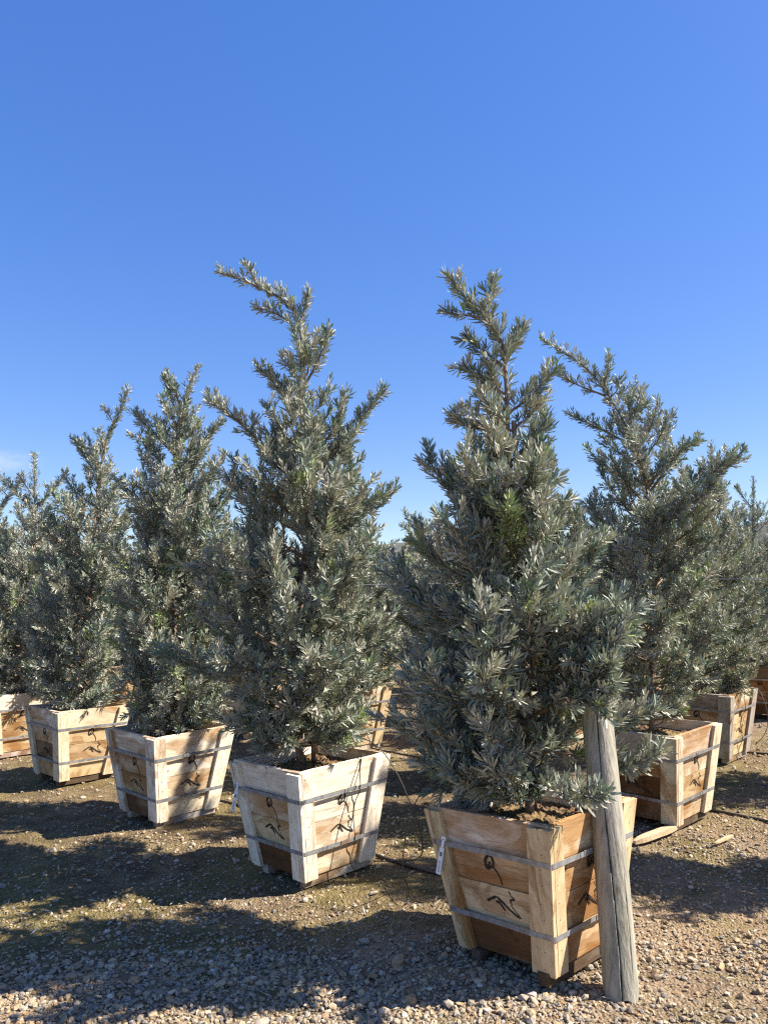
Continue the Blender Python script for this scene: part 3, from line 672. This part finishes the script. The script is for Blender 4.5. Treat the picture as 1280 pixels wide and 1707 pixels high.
TREES = {}
TREES['A'] = build_tree('A', 3.40, (880, 1335),
    [(884, 1240, 0), (872, 1100, 0), (858, 950, 0), (850, 800, 0), (846, 700, 0), (842, 620, 0), (834, 565, 0), (808, 532, 0), (775, 495, 0), (748, 462, 0)],
    [(560, 785, 868), (610, 785, 885), (660, 790, 880), (700, 768, 886), (740, 738, 900), (780, 705, 925), (830, 695, 945), (880, 688, 965), (930, 664, 1000), (980, 652, 1030), (1030, 645, 1045), (1080, 640, 1040), (1130, 642, 1010), (1180, 650, 985), (1230, 675, 965), (1280, 700, 945), (1325, 735, 925)],
    [([(812, 545, 0), (815, 505, .02), (825, 462, .03)], .09, 0), ([(800, 528, 0), (768, 524, 0), (740, 520, 0)], .07, 0), ([(836, 600, 0), (862, 570, .02), (872, 545, .04)], .10, 0),
     ([(845, 690, 0), (885, 660, .02), (928, 612, .03)], .12, 0), ([(846, 660, 0), (800, 630, .03), (770, 612, .06)], .10, 0), ([(840, 610, 0), (800, 580, 0), (775, 560, -.02)], .09, 0), ([(848, 745, 0), (800, 712, -.03), (752, 692, -.05)], .12, 0), ([(848, 720, 0), (880, 695, .02), (905, 668, .03)], .11, 0), ([(848, 730, 0), (825, 690, -.08), (800, 655, -.1)], .11, 0), ([(850, 770, 0), (890, 735, -.04), (915, 705, -.05)], .12, 0), ([(846, 690, 0), (825, 655, .06), (810, 632, .08)], .09, 0),
     ([(880, 1180, 0), (940, 1168, -.25), (985, 1170, -.33), (1008, 1190, -.36)], .09, 0), ([(890, 1150, 0), (960, 1148, -.25), (1000, 1152, -.33), (1022, 1140, -.36)], .10, 0),
     ([(885, 1225, 0), (960, 1210, .04), (1030, 1210, .05), (1100, 1180, .02)], .13, 0), ([(883, 1250, 0), (980, 1260, .04), (1050, 1275, .0), (1098, 1255, -.05)], .12, 0),
     ([(880, 1300, 0), (930, 1320, -.25), (970, 1330, -.42), (1005, 1325, -.50)], .10, 0), ([(880, 1310, 0), (830, 1290, -.08), (780, 1285, -.16), (730, 1270, -.2)], .13, 0),
     ([(870, 1100, 0), (940, 1060, -.1), (1000, 1050, -.2), (1055, 1035, -.28)], .14, 0), ([(860, 960, 0), (850, 900, -.2), (845, 850, -.3)], .14, .75),
     ([(880, 1290, 0), (850, 1310, .1), (815, 1330, .1)], .08, 0), ([(875, 1180, 0), (960, 1150, -.22), (1000, 1130, -.35), (1015, 1110, -.42)], .13, .1),
     ([(872, 1150, 0), (950, 1120, -.22), (1000, 1085, -.32), (1040, 1060, -.36)], .15, 0), ([(880, 1200, 0), (940, 1165, -.2), (975, 1150, -.28), (985, 1120, -.3)], .14, 0), ([(868, 1100, 0), (930, 1080, -.2), (970, 1060, -.3), (1000, 1030, -.34)], .15, 0), ([(868, 1130, 0), (940, 1110, -.22), (985, 1105, -.3), (1020, 1085, -.34)], .14, 0)],
    'tall blue grey conifer with forked tip growing in the box beside the leaning post', 1, nl=132, lod=0, dens=1.08, split=True, size=.054, low=1.0, zmin=.08, avoid=lambda a, z: z < 0.97 and (a > math.radians(268) or a < math.radians(12)))
TREES['B'] = build_tree('B', 4.449, (515, 1250),
    [(485, 1205, 0), (492, 1100, 0), (506, 950, 0), (512, 850, 0), (510, 760, 0), (508, 680, 0), (506, 600, 0), (499, 545, 0), (482, 508, 0), (450, 488, 0), (415, 470, 0), (362, 453, 0)],
    [(520, 472, 520), (560, 442, 545), (600, 436, 545), (640, 432, 555), (680, 428, 575), (720, 430, 590), (760, 440, 600), (790, 395, 610), (830, 385, 640), (870, 368, 645), (920, 345, 635), (980, 332, 645), (1040, 325, 645), (1100, 335, 640), (1150, 355, 615), (1200, 380, 590), (1240, 420, 575)],
    [([(498, 545, 0), (508, 515, 0), (513, 484, 0)], .09, 0), ([(430, 478, 0), (420, 455, 0), (409, 440, 0)], .05, 0), ([(497, 550, 0), (465, 525, 0), (425, 512, 0)], .08, 0),
     ([(508, 800, 0), (460, 765, -.05), (400, 705, -.1), (347, 668, -.12)], .13, 0), ([(513, 790, 0), (575, 740, 0), (608, 690, .02), (643, 648, .03)], .11, 0), ([(512, 760, 0), (560, 715, -.05), (576, 655, -.05)], .10, 0),
     ([(507, 700, 0), (470, 650, 0), (430, 612, 0)], .10, 0), ([(495, 1190, 0), (410, 1140, -.1), (330, 1112, -.2), (264, 1090, -.25)], .14, .25), ([(512, 860, 0), (600, 850, .05), (657, 820, .1)], .14, 0),
     ([(500, 1230, 0), (440, 1215, -.1), (380, 1215, -.12)], .12, 0), ([(490, 1190, 0), (485, 1180, -.2), (480, 1150, -.32)], .12, 0), ([(505, 1215, 0), (548, 1208, -.18), (575, 1192, -.30)], .10, 0), ([(508, 1225, 0), (560, 1222, -.10), (592, 1205, -.2)], .10, 0), ([(510, 640, 0), (535, 590, 0), (548, 545, 0)], .09, 0)],
    'tallest conifer with its bent top sweeping left, in the bleached box with the drip tube', 2, nl=130, lod=0, dens=.95, split=True, low=1.03, zmin=.12)
TREES['C'] = build_tree('C', 5.575, (285, 1215),
    [(288, 1150, 0), (292, 1000, 0), (290, 850, 0), (298, 740, 0), (308, 670, 0), (330, 612, 0)],
    [(640, 285, 340), (680, 240, 345), (720, 228, 358), (760, 225, 368), (800, 224, 368), (850, 224, 370), (900, 215, 380), (960, 208, 388), (1020, 203, 385), (1080, 208, 378), (1130, 222, 370), (1180, 235, 360), (1208, 250, 345)],
    [([(305, 690, 0), (290, 650, 0), (276, 628, 0)], .09, 0), ([(295, 760, 0), (250, 715, 0), (226, 690, 0)], .11, 0), ([(296, 800, 0), (340, 740, 0), (368, 705, 0)], .10, 0), ([(290, 1195, 0), (312, 1200, -.15), (328, 1188, -.26)], .09, .1), ([(290, 1190, 0), (340, 1190, -.1), (372, 1200, -.2)], .11, 0), ([(285, 1190, 0), (250, 1180, -.1), (215, 1190, -.15)], .12, 0)],
    'bushy conifer in the third box of the front row, under a bright forked tip', 3, nl=150, lod=1, dens=.9, split=True)
TREES['D'] = build_tree('D', 6.752, (125, 1175),
    [(128, 1120, 0), (150, 1000, 0), (155, 900, 0), (165, 800, 0), (178, 735, 0), (198, 692, 0), (213, 650, 0)],
    [(740, 135, 190), (780, 115, 200), (830, 98, 213), (880, 90, 215), (940, 75, 215), (1000, 65, 215), (1060, 68, 213), (1110, 75, 205), (1150, 85, 195), (1175, 100, 180)],
    [([(165, 800, 0), (140, 760, 0), (124, 732, 0)], .09, 0), ([(190, 705, 0), (180, 690, 0), (172, 680, 0)], .06, 0)],
    'conifer with a thin tip bending right, in the fourth box of the front row', 4, nl=145, lod=1, dens=.85)
TREES['E'] = build_tree('E', 7.88, (30, 1155),
    [(36, 1080, 0), (50, 1000, 0), (57, 900, 0), (58, 820, 0), (57, 758, 0)],
    [(790, 46, 70), (840, 25, 88), (900, -5, 100), (960, -30, 110), (1040, -30, 112), (1100, -25, 100), (1150, -10, 85)],
    [([(57, 855, 0), (25, 820, 0), (-5, 792, 0)], .10, 0), ([(57, 850, 0), (90, 815, 0), (112, 785, 0)], .08, 0), ([(57, 830, 0), (40, 805, 0), (33, 795, 0)], .05, 0)],
    'small conifer with a straight spire tip at the left edge of the picture', 5, nl=120, lod=1, dens=.8)
TREES['G'] = build_tree('G', 5.311, (1085, 1200),
    [(1086, 1120, 0), (1088, 1000, 0), (1085, 880, 0), (1072, 780, 0), (1045, 715, 0), (1018, 665, 0), (985, 622, 0), (945, 590, 0), (902, 565, 0)],
    [(640, 985, 1040), (690, 965, 1090), (730, 990, 1150), (780, 988, 1185), (830, 982, 1195), (880, 985, 1190), (950, 985, 1190), (1000, 1000, 1190), (1060, 1010, 1180), (1120, 1018, 1165), (1165, 1035, 1140), (1190, 1050, 1125)],
    [([(1005, 650, 0), (1012, 620, 0), (1016, 592, 0)], .08, 0), ([(1010, 660, 0), (960, 640, 0), (930, 622, 0)], .07, 0), ([(1050, 740, 0), (1000, 715, 0), (952, 692, 0)], .09, 0), ([(1040, 720, 0), (1060, 690, 0), (1078, 672, 0)], .09, 0),
     ([(1075, 830, 0), (1130, 760, 0), (1165, 735, 0)], .12, .3)],
    'conifer with a leader arching left behind the nearest tree, its box behind the post', 6, nl=120, lod=1, dens=.9, split=True)
TREES['H'] = build_tree('H', 7.219, (1168, 1150),
    [(1170, 1080, 0), (1178, 980, 0), (1182, 880, 0), (1184, 800, 0), (1186, 742, 0)],
    [(770, 1172, 1200), (810, 1150, 1225), (860, 1115, 1240), (920, 1095, 1255), (1000, 1085, 1260), (1080, 1088, 1252), (1120, 1100, 1240), (1148, 1120, 1215)],
    [([(1184, 810, 0), (1205, 785, 0), (1217, 770, 0)], .07, 0)],
    'conifer with a thin upright tip over the grey cornered box', 7, nl=100, lod=1, dens=.8)
TREES['I'] = build_tree('I', 9.42, (1258, 1110),
    [(1258, 1050, 0), (1256, 950, 0), (1255, 870, 0), (1256, 800, 0)],
    [(815, 1246, 1268), (850, 1225, 1290), (900, 1205, 1310), (980, 1195, 1320), (1060, 1200, 1315), (1105, 1215, 1300)],
    [([(1256, 850, 0), (1236, 825, 0), (1226, 812, 0)], .08, .1)],
    'pale tipped conifer at the right edge of the picture', 8, nl=90, lod=1, dens=.75)

def copy_tree(src, label, x, y, z, rz, sc, wide=1.0, group=TREE_GROUP):
    c = src.copy(); col.objects.link(c); c.location = (x, y, z); c.rotation_euler = (0, 0, rz); c.scale = (sc * wide, sc * wide, sc); c['label'] = label; c['group'] = group
    for ch in src.children:
        if ch.name.startswith('branch'): continue
        d = ch.copy(); col.objects.link(d); d.parent = c
    return c
TREES['J'] = build_tree('J', 6.47, (780, 1150),
    [(780, 1080, 0), (778, 980, 0), (782, 900, 0), (785, 860, 0)],
    [(885, 690, 850), (920, 662, 872), (960, 645, 885), (1020, 632, 892), (1080, 636, 892), (1130, 655, 880), (1165, 690, 850)],
    [([(770, 980, 0), (715, 930, -.05), (676, 880, -.08)], .12, 0), ([(775, 1060, 0), (700, 1050, 0), (636, 1010, 0)], .15, 0), ([(775, 1100, 0), (700, 1110, 0), (640, 1090, 0)], .15, 0)],
    'blue green conifer behind the nearest tree, a dark tip showing in the gap', 9, nl=66, lod=1, dens=.75, low=1.05)
copy_tree(TREES['H'], 'conifer hidden behind the tallest tree, over the partly hidden honey box', -0.404, 7.881, .545, 1.0, .88, 1.3)
copy_tree(TREES['D'], 'conifer just beyond the right edge shading the near gravel', 2.95, 4.19, .545, 1.2, 1.0)
copy_tree(TREES['H'], 'conifer beyond the right edge shading the path between rows', 4.14, 6.08, .545, 4.0, 1.05)
srcs = ['D', 'E', 'H', 'I']
for n, (x, y, ji) in enumerate(far_spots):
    h = random.uniform(.74, .90) if y < 12 else random.uniform(.72, .88)
    copy_tree(TREES[srcs[n % 4]], FAR_TREE.get(ji, 'conifer in the back rows, merged with its neighbours'), x, y, .545, random.uniform(0, 6.28), h, random.uniform(1.3, 1.6))

# ------------------------------------------------------------------ leaning post and support wire
def post():
    b = gpix(1043, 1664) + (0, .055, -.02); t0_ = pix(990, 1130, 3.32); t = b + (t0_ - b) * 1.2; ns, nr = 150, 46
    V = []; C = []
    for i in range(nr):
        f = i / (nr - 1); c = b + (t - b) * f; c[0] += 0.004 * math.sin(f * 5)
        R = 0.066 - 0.005 * f
        if i == 0: R *= .97
        for j in range(ns):
            a = j * 2 * math.pi / ns
            rr = R * (1 + .018 * math.sin(2 * a + 1 + f) + .012 * math.sin(5 * a + 3 * f) + .012 * mnoise.noise((math.cos(a) * 6, math.sin(a) * 6, f * 5)))
            ck = 0
            # long drying crack on the camera side, wandering a little
            ca = math.radians(-108) + .10 * math.sin(f * 7 + 1) + .12 * f
            dd = (a - ca + math.pi) % (2 * math.pi) - math.pi
            if abs(dd) < .024 and f < .97: rr -= .013; ck = 1
            cb = math.radians(-62) + .06 * math.sin(f * 9)
            d2 = (a - cb + math.pi) % (2 * math.pi) - math.pi
            if abs(d2) < .023 and .05 < f < .3: rr -= .006; ck = .7
            z = 0.0
            if i == 0: z = .012 * math.sin(3 * a)
            V.append(c + (rr * math.cos(a), rr * math.sin(a), z)); C.append((ck, ck, ck, 1))
    F = []
    for i in range(nr - 1):
        for j in range(ns):
            k = (j + 1) % ns; F.append((i * ns + j, i * ns + k, (i + 1) * ns + k, (i + 1) * ns + j))
    F.append(tuple((nr - 1) * ns + j for j in range(ns)))
    return raw_mesh('post', V, F, [M_POST], True, None, {'crack': C}), t
me, ptop = post()
root = link('wooden_post', me)
tag(root, 'weathered grey round wooden post with a long crack, leaning beside the nearest box', 'post')
wz = 0
wp = [pix(575, 975.5, 5.9), pix(720, 973, 5.9), pix(980, 969, 5.9), pix(1300, 964, 5.9)]
tag(link('support_wire', raw_mesh('support_wire', *tube(spline(np.array(wp), 24), .0022, 5), [M_WIRE], True)), 'thin taut support wire running level through the tree crowns', 'wire')

# ------------------------------------------------------------------ tree stakes with green ties
def stake(x, y, h, label, lean=(0, 0)):
    root = link('tree_stake', MB().add(*tube(np.array([(0, 0, -.03), (lean[0] * .5, lean[1] * .5, h * .5), (lean[0], lean[1], h)]), [.014, .013, .012], 8)).mesh('tree_stake', [M_STAKE], True))
    root.location = (x, y, .52); root.color = (.42, .33, .24, .25)
    tag(root, label, 'stake', 'wooden stakes tied to the tree trunks')
    for f in (.45, .6, .75, .86, .95):
        a = np.arange(14) * 2 * math.pi / 14
        P = np.array([(lean[0] * f + .012 - .0 + .030 * math.cos(q), lean[1] * f + .022 * math.sin(q), h * f + .006 * math.sin(2 * q)) for q in a] + [(lean[0] * f + .042, lean[1] * f, h * f)])
        link('tie', raw_mesh('tie', *tube(P, .0045, 5), [M_TIE], True), root)
ax_, bx_ = pix(862, 780, 3.40), pix(520, 760, 4.449)
sa = pix(893, 1330, 3.40); stake(sa[0] - .0, sa[1] + .035, pix(850, 700, 3.4)[2] - .52, 'slim wooden stake tied to the trunk of the tree beside the post', (pix(855, 640, 3.4)[0] - sa[0], -.02))
sb = pix(522, 1250, 4.449); stake(sb[0], sb[1] + .03, pix(515, 730, 4.449)[2] - .52, 'slim wooden stake tied to the trunk of the tallest conifer', (pix(516, 730, 4.449)[0] - sb[0], -.02))

# ------------------------------------------------------------------ hoses, drip tubes
def hose(name, P, r, label, group=None, cat='hose', n=60, mat=M_HOSE):
    return tag(link(name, raw_mesh(name, *tube(spline(np.array(P), n), r, 7), [mat], True)), label, cat, group)
def rowline(p, a, b, off, lab):
    P = []
    for k in np.linspace(a, b, 15):
        q = np.array(p) + k * U + off; j = .05 * math.sin(k * 4.3 + p[0]) ; q = q + np.array([j, j]) * .7
        P.append((q[0], q[1], float(gh(q[0], q[1])) + .012))
    hose('irrigation_hose', P, .0095, lab, 'black irrigation hoses laid along the rows', n=120)
rowline((0.632, 3.401), .12, 4.6, np.array([.36, .20]), 'black irrigation hose lying behind the front row of boxes')
rowline((1.823, 5.311), -1.5, 5, np.array([.36, .16]), 'black irrigation hose lying along the second row of boxes')
rowline((2.995, 7.219), -1.5, 4, np.array([.36, .16]), 'black irrigation hose lying along the third row of boxes')
def dpath(pts): return [pix(u, v, y) for u, v, y in pts]
hose('drip_tube', dpath([(571, 1262, 4.45), (572, 1247, 4.44), (580, 1236, 4.4), (597, 1230, 4.36), (618, 1237, 4.32), (640, 1256, 4.28), (662, 1290, 4.25), (682, 1335, 4.24), (700, 1385, 4.26), (704, 1420, 4.3), (690, 1434, 4.4), (650, 1436, 4.45), (622, 1436, 4.45)]),
     .0032, 'black drip tube arching over the rim of the bleached box to the ground', 'thin black drip tubes')
hose('drip_tube', dpath([(725, 1300, 3.7), (700, 1325, 3.75), (682, 1365, 3.8), (674, 1410, 3.85), (671, 1445, 3.95)]) + [tuple(gpix(678, 1475, .01)), tuple(gpix(688, 1492, .006)), tuple(gpix(672, 1503, .004)), tuple(gpix(640, 1470, .006))],
     .0026, 'black drip tube looping down to the gravel left of the nearest box', 'thin black drip tubes')
hose('drip_tube', dpath([(405, 1262, 4.5), (396, 1245, 4.55), (400, 1228, 4.6), (412, 1222, 4.62), (425, 1232, 4.6)]), .003, 'short black drip tube loop over the left corner of the bleached box', 'thin black drip tubes')
hose('drip_tube', dpath([(1262, 1146, 7.2), (1270, 1160, 7.1), (1278, 1185, 7.05), (1279, 1210, 7.05), (1272, 1228, 7.1), (1258, 1243, 7.15)]), .003, 'drip tube hanging from the corner of the grey cornered box', 'thin black drip tubes')
# tubes that hang down the front of two boxes
def facetube(key, x, label):
    Rm = ROOTS[key].matrix_world @ Matrix.Translation((0, -bb / 2, 0)) @ Matrix.Rotation(FT, 4, 'X')
    P = []
    for s, dx, y in ((SL + .004, .03, .03), (SL + .006, .03, -.002), (.50, .022, -.004), (.43, .012, -.026), (.39, .008, -.024), (.33, -.002, -.005), (.25, -.006, -.004), (.16, -.006, -.024), (.12, -.005, -.026), (.05, -.004, -.006), (-.01, -.002, -.006), (-.03, .012, -.02)):
        P.append(tuple(Rm @ Vector((x + dx, y, s))))
    hose('drip_tube', P, .0026, label, 'thin black drip tubes')
facetube('B', .09, 'thin black drip tube hanging down the sunlit side of the bleached box')
facetube('H', .02, 'thin dark drip tube hanging down the sunlit side of the grey cornered box')
facetube('F', .10, 'thin dark drip tube hanging down the sunlit side of the partly hidden honey box')

# ------------------------------------------------------------------ plant tags
def plant_tag(key, x, s, label, rotz=0.0):
    root = link('plant_tag', MB().box((0, 0, -.075), (.022, .0012, .115)).box((0, 0, .0), (.012, .0012, .04)).box((0, 0, .022), (.020, .0012, .016)).mesh('plant_tag', [M_TAG]))
    bc = MB()
    for i in range(7): bc.box((-.0052 + i * .0017, -.0010, -.046), (.0008 if i % 2 else .0012, .0006, .018))
    link('barcode', bc.mesh('barcode', [M_PRINT]), root)
    tl = MB()
    for i in range(3): tl.box((-.004 + .004 * i, -.0010, -.098), (.0008, .0006, .05))
    link('printed_text', tl.mesh('printed_text', [M_PRINT]), root)
    Rm = ROOTS[key].matrix_world @ Matrix.Rotation(-math.pi / 2, 4, 'Z') @ Matrix.Translation((0, -bb / 2, 0)) @ Matrix.Rotation(FT, 4, 'X')
    p = Rm @ Vector((x, -TB - .008, s))
    root.matrix_world = Matrix.Translation(p) @ Matrix.Rotation(math.radians(rotz), 4, 'Z') @ Matrix.Rotation(math.radians(12), 4, 'Y')
    tag(root, label, 'tag', 'white plastic plant tags on box straps')
plant_tag('A', -.235, .425, 'white plastic plant tag with barcode on the strap of the nearest box', -35)
plant_tag('B', -.262, .42, 'white plastic plant tag hanging on the strap of the bleached box', -15)

# split plank by the second row box, short skid end
def plank(P0, P1, w, h, label):
    P0, P1 = np.array(P0), np.array(P1); d = P1 - P0; n = np.array([-d[1], d[0], 0]); n /= np.linalg.norm(n)
    prof = [(0, .25), (.12, .8), (.3, 1), (.75, 1), (.92, .7), (1, .2)]; V = []; F = []
    for f, k in prof:
        c = P0 + d * f
        for a, z in ((-1, 0), (1, 0), (1, 1), (-1, 1)): V.append(c + n * a * w / 2 * k + (0, 0, z * h * (.6 + .4 * k)))
    for i in range(len(prof) - 1):
        for a in range(4): b = (a + 1) % 4; F.append((i * 4 + a, i * 4 + b, i * 4 + 4 + b, i * 4 + 4 + a))
    F += [(3, 2, 1, 0), tuple(len(V) - 4 + i for i in range(4))]
    o = link('wood_plank', raw_mesh('wood_plank', V, F, [M_WOOD])); o.color = (.60, .46, .29, .15)
    return tag(o, label, 'plank')
plank(gpix(1058, 1408, .005), gpix(1128, 1382, .02), .055, .03, 'split pale plank end lying at the foot of the box behind the post')
plank(gpix(1192, 1408, .004), gpix(1222, 1394, .004), .02, .012, 'small pale wood splinter lying on the sunny gravel')

# ------------------------------------------------------------------ gravel and litter
def ico(sub):
    bm = bmesh.new(); bmesh.ops.create_icosphere(bm, subdivisions=sub, radius=1.0)
    V = np.array([v.co[:] for v in bm.verts]); F = np.array([[v.index for v in f.verts] for f in bm.faces]); bm.free(); return V, F
def scatter(n, y0, y1, size, sub, keep, seed, flat=.55):
    r = np.random.default_rng(seed); V0, F0 = ico(sub); k = len(V0)
    y = y0 + (y1 - y0) * r.random(n * 3); x = (r.random(n * 3) * 2 - 1) * (.56 * y + .25)
    m_ = r.random(n * 3) < keep(x, y); x, y = x[m_][:n], y[m_][:n]; n = len(x)
    sz = size * np.exp(r.normal(0, .38, n)) / 2
    sc = np.stack([sz * r.uniform(.8, 1.35, n), sz * r.uniform(.7, 1.1, n), sz * flat * r.uniform(.7, 1.4, n)], 1)
    W = V0[None] * (1 + r.normal(0, .17 if sub == 1 else .13, (n, k, 1)))
    # cut a few flat faces into every stone
    for c in range(3 if sub > 1 else 1):
        d = r.normal(0, 1, (n, 1, 3)); d /= np.linalg.norm(d, axis=2, keepdims=True); dist = (W * d).sum(2, keepdims=True)
        W = W - d * np.maximum(0, dist - .62)
    W = W * sc[:, None]
    a = r.random(n) * 6.28; b = r.normal(0, .35, n); ca, sa, cb, sb_ = np.cos(a), np.sin(a), np.cos(b), np.sin(b)
    xx, yy, zz = W[..., 0], W[..., 1], W[..., 2]
    y2 = yy * cb[:, None] - zz * sb_[:, None]; z2 = yy * sb_[:, None] + zz * cb[:, None]
    x3 = xx * ca[:, None] - y2 * sa[:, None]; y3 = xx * sa[:, None] + y2 * ca[:, None]
    zc = gh(x, y) + sc[:, 2] * r.uniform(.15, .8, n)
    P = np.stack([x3 + x[:, None], y3 + y[:, None], z2 + zc[:, None]], -1).reshape(-1, 3)
    Fc = (np.arange(n)[:, None, None] * k + F0[None]).reshape(-1, 3)
    pal = np.array([(.42, .35, .26), (.36, .29, .20), (.33, .30, .26), (.50, .44, .35), (.27, .25, .235), (.40, .27, .16), (.22, .21, .20), (.46, .37, .25), (.56, .52, .46)])
    w = np.array([3, 3, 2, 2, 1.4, 1, .7, 2, .6]); c = pal[r.choice(len(pal), n, p=w / w.sum())] * r.uniform(.72, 1.12, (n, 1)) * (1.03, .96, .84)
    return P, Fc, np.repeat(np.concatenate([c, np.ones((n, 1))], 1), k, 0)
def dens_fn(x, y):
    d = .55 + .30 * np.sin(1.3 * x + .9 * y) * np.sin(1.7 * y - .6 * x + 1) + .25 * np.sin(3.7 * x + 1.3) * np.sin(2.9 * y)
    bare = np.exp(-(((x - 1.28) / .34) ** 2 + ((y - 3.05) / .28) ** 2)) + np.exp(-(((x + 1.55) / .30) ** 2 + ((y - 2.95) / .16) ** 2))
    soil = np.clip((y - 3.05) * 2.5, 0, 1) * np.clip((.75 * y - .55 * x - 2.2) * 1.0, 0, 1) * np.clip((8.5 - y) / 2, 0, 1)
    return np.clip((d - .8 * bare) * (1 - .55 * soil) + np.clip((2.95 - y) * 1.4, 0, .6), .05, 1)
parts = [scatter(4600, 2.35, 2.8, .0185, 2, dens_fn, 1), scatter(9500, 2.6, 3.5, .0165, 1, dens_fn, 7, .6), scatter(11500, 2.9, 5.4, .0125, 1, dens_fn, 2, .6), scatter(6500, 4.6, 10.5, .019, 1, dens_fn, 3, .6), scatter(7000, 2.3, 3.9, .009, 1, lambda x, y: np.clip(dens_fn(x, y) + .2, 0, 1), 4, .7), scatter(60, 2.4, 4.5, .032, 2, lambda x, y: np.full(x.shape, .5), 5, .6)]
o_ = 0; PV, PF, PC = [], [], []
for P, Fc, C in parts: PV.append(P); PF.append(Fc + o_); PC.append(C); o_ += len(P)
gv = link('gravel', raw_mesh('gravel', np.concatenate(PV), np.concatenate(PF), [M_STONE], False, None, {'tone': np.concatenate(PC)}))
tag(gv, 'loose beige and grey gravel scattered over the ground', kind='stuff')
print('gravel tris', sum(len(f) for f in PF))
def litter(n, seed):
    r = np.random.default_rng(seed); y = 2.35 + 5.5 * r.random(n) ** 1.5; x = (r.random(n) * 2 - 1) * (.56 * y + .2)
    a = r.random(n) * 6.28; l = .008 + .024 * r.random(n) ** 2; w = r.uniform(.0016, .0045, n); z = gh(x, y) + r.uniform(.004, .014, n)
    d = np.stack([np.cos(a), np.sin(a), r.normal(0, .25, n)], 1); s = np.stack([-np.sin(a), np.cos(a), r.normal(0, .4, n)], 1)
    c = np.stack([x, y, z], 1); up = np.array([0, 0, .0025])
    V = np.stack([c - d * l[:, None], c + s * w[:, None] + up, c + d * l[:, None], c - s * w[:, None] + up * .4], 1).reshape(-1, 3)
    Fc = (np.arange(n)[:, None, None] * 4 + np.array([(0, 3, 1), (1, 3, 2)])[None]).reshape(-1, 3)
    pal = np.array([(.46, .39, .29), (.36, .28, .19), (.24, .17, .10), (.58, .53, .46)]); C = pal[r.choice(4, n, p=(.32, .3, .23, .15))] * r.uniform(.7, 1.1, (n, 1))
    return raw_mesh('leaf_litter', V, Fc, [M_CHIP], False, None, {'tone': np.repeat(np.concatenate([C, np.ones((n, 1))], 1), 4, 0)})
tag(link('leaf_litter', litter(5200, 9)), 'pale dry leaf slivers and wood chips on the gravel', kind='stuff')

# ------------------------------------------------------------------ far shrubs beyond the rows
def shrub(x, y, h, w, seed, label):
    r = np.random.default_rng(seed); n = 6000
    ph = r.random(n) * 6.28; ct = r.uniform(-.55, 1, n); st = np.sqrt(1 - ct ** 2); rad = r.uniform(.55, 1, n) ** .6 * (1 + .22 * np.sin(3 * ph + 4 * ct + seed) + .12 * np.sin(7 * ph - 5 * ct))
    c = np.stack([w * rad * st * np.cos(ph), w * rad * st * np.sin(ph), h * .52 + h * .48 * rad * ct], 1)
    d = r.normal(0, 1, (n, 3)); d /= np.linalg.norm(d, axis=1)[:, None]; s = np.cross(d, r.normal(0, 1, (n, 3))); s /= np.linalg.norm(s, axis=1)[:, None]
    l = r.uniform(.05, .12, n)[:, None] * h / 4; V = np.stack([c - d * l, c + s * l * .5, c + d * l, c - s * l * .5], 1).reshape(-1, 3)
    Fc = (np.arange(n)[:, None] * 4 + np.arange(4)[None]); root = bpy.data.objects.new('round_shrub', None); col.objects.link(root); root.location = (x, y, 0)
    link('trunk', raw_mesh('trunk', *tube(np.array([(0, 0, -.05), (.1, 0, h * .3), (0, .1, h * .6)]), [h * .04, h * .03, h * .012], 6), [M_BARK], True), root)
    c_ = link('crown', raw_mesh('crown', V, Fc, [M_FAR]), root); c_['kind'] = 'stuff'
    tag(root, label, 'shrub', 'dry yellow green shrubs beyond the tree rows')
for i in range(16):
    a = math.radians(-31 + i * 4.1); d = 30 + 6 * math.sin(i * 2.3)
    shrub(d * math.sin(a), d * math.cos(a), 2.9 + .4 * math.sin(i * 1.7), 2.3, 50 + i, 'dry yellow green shrub far beyond the tree rows')
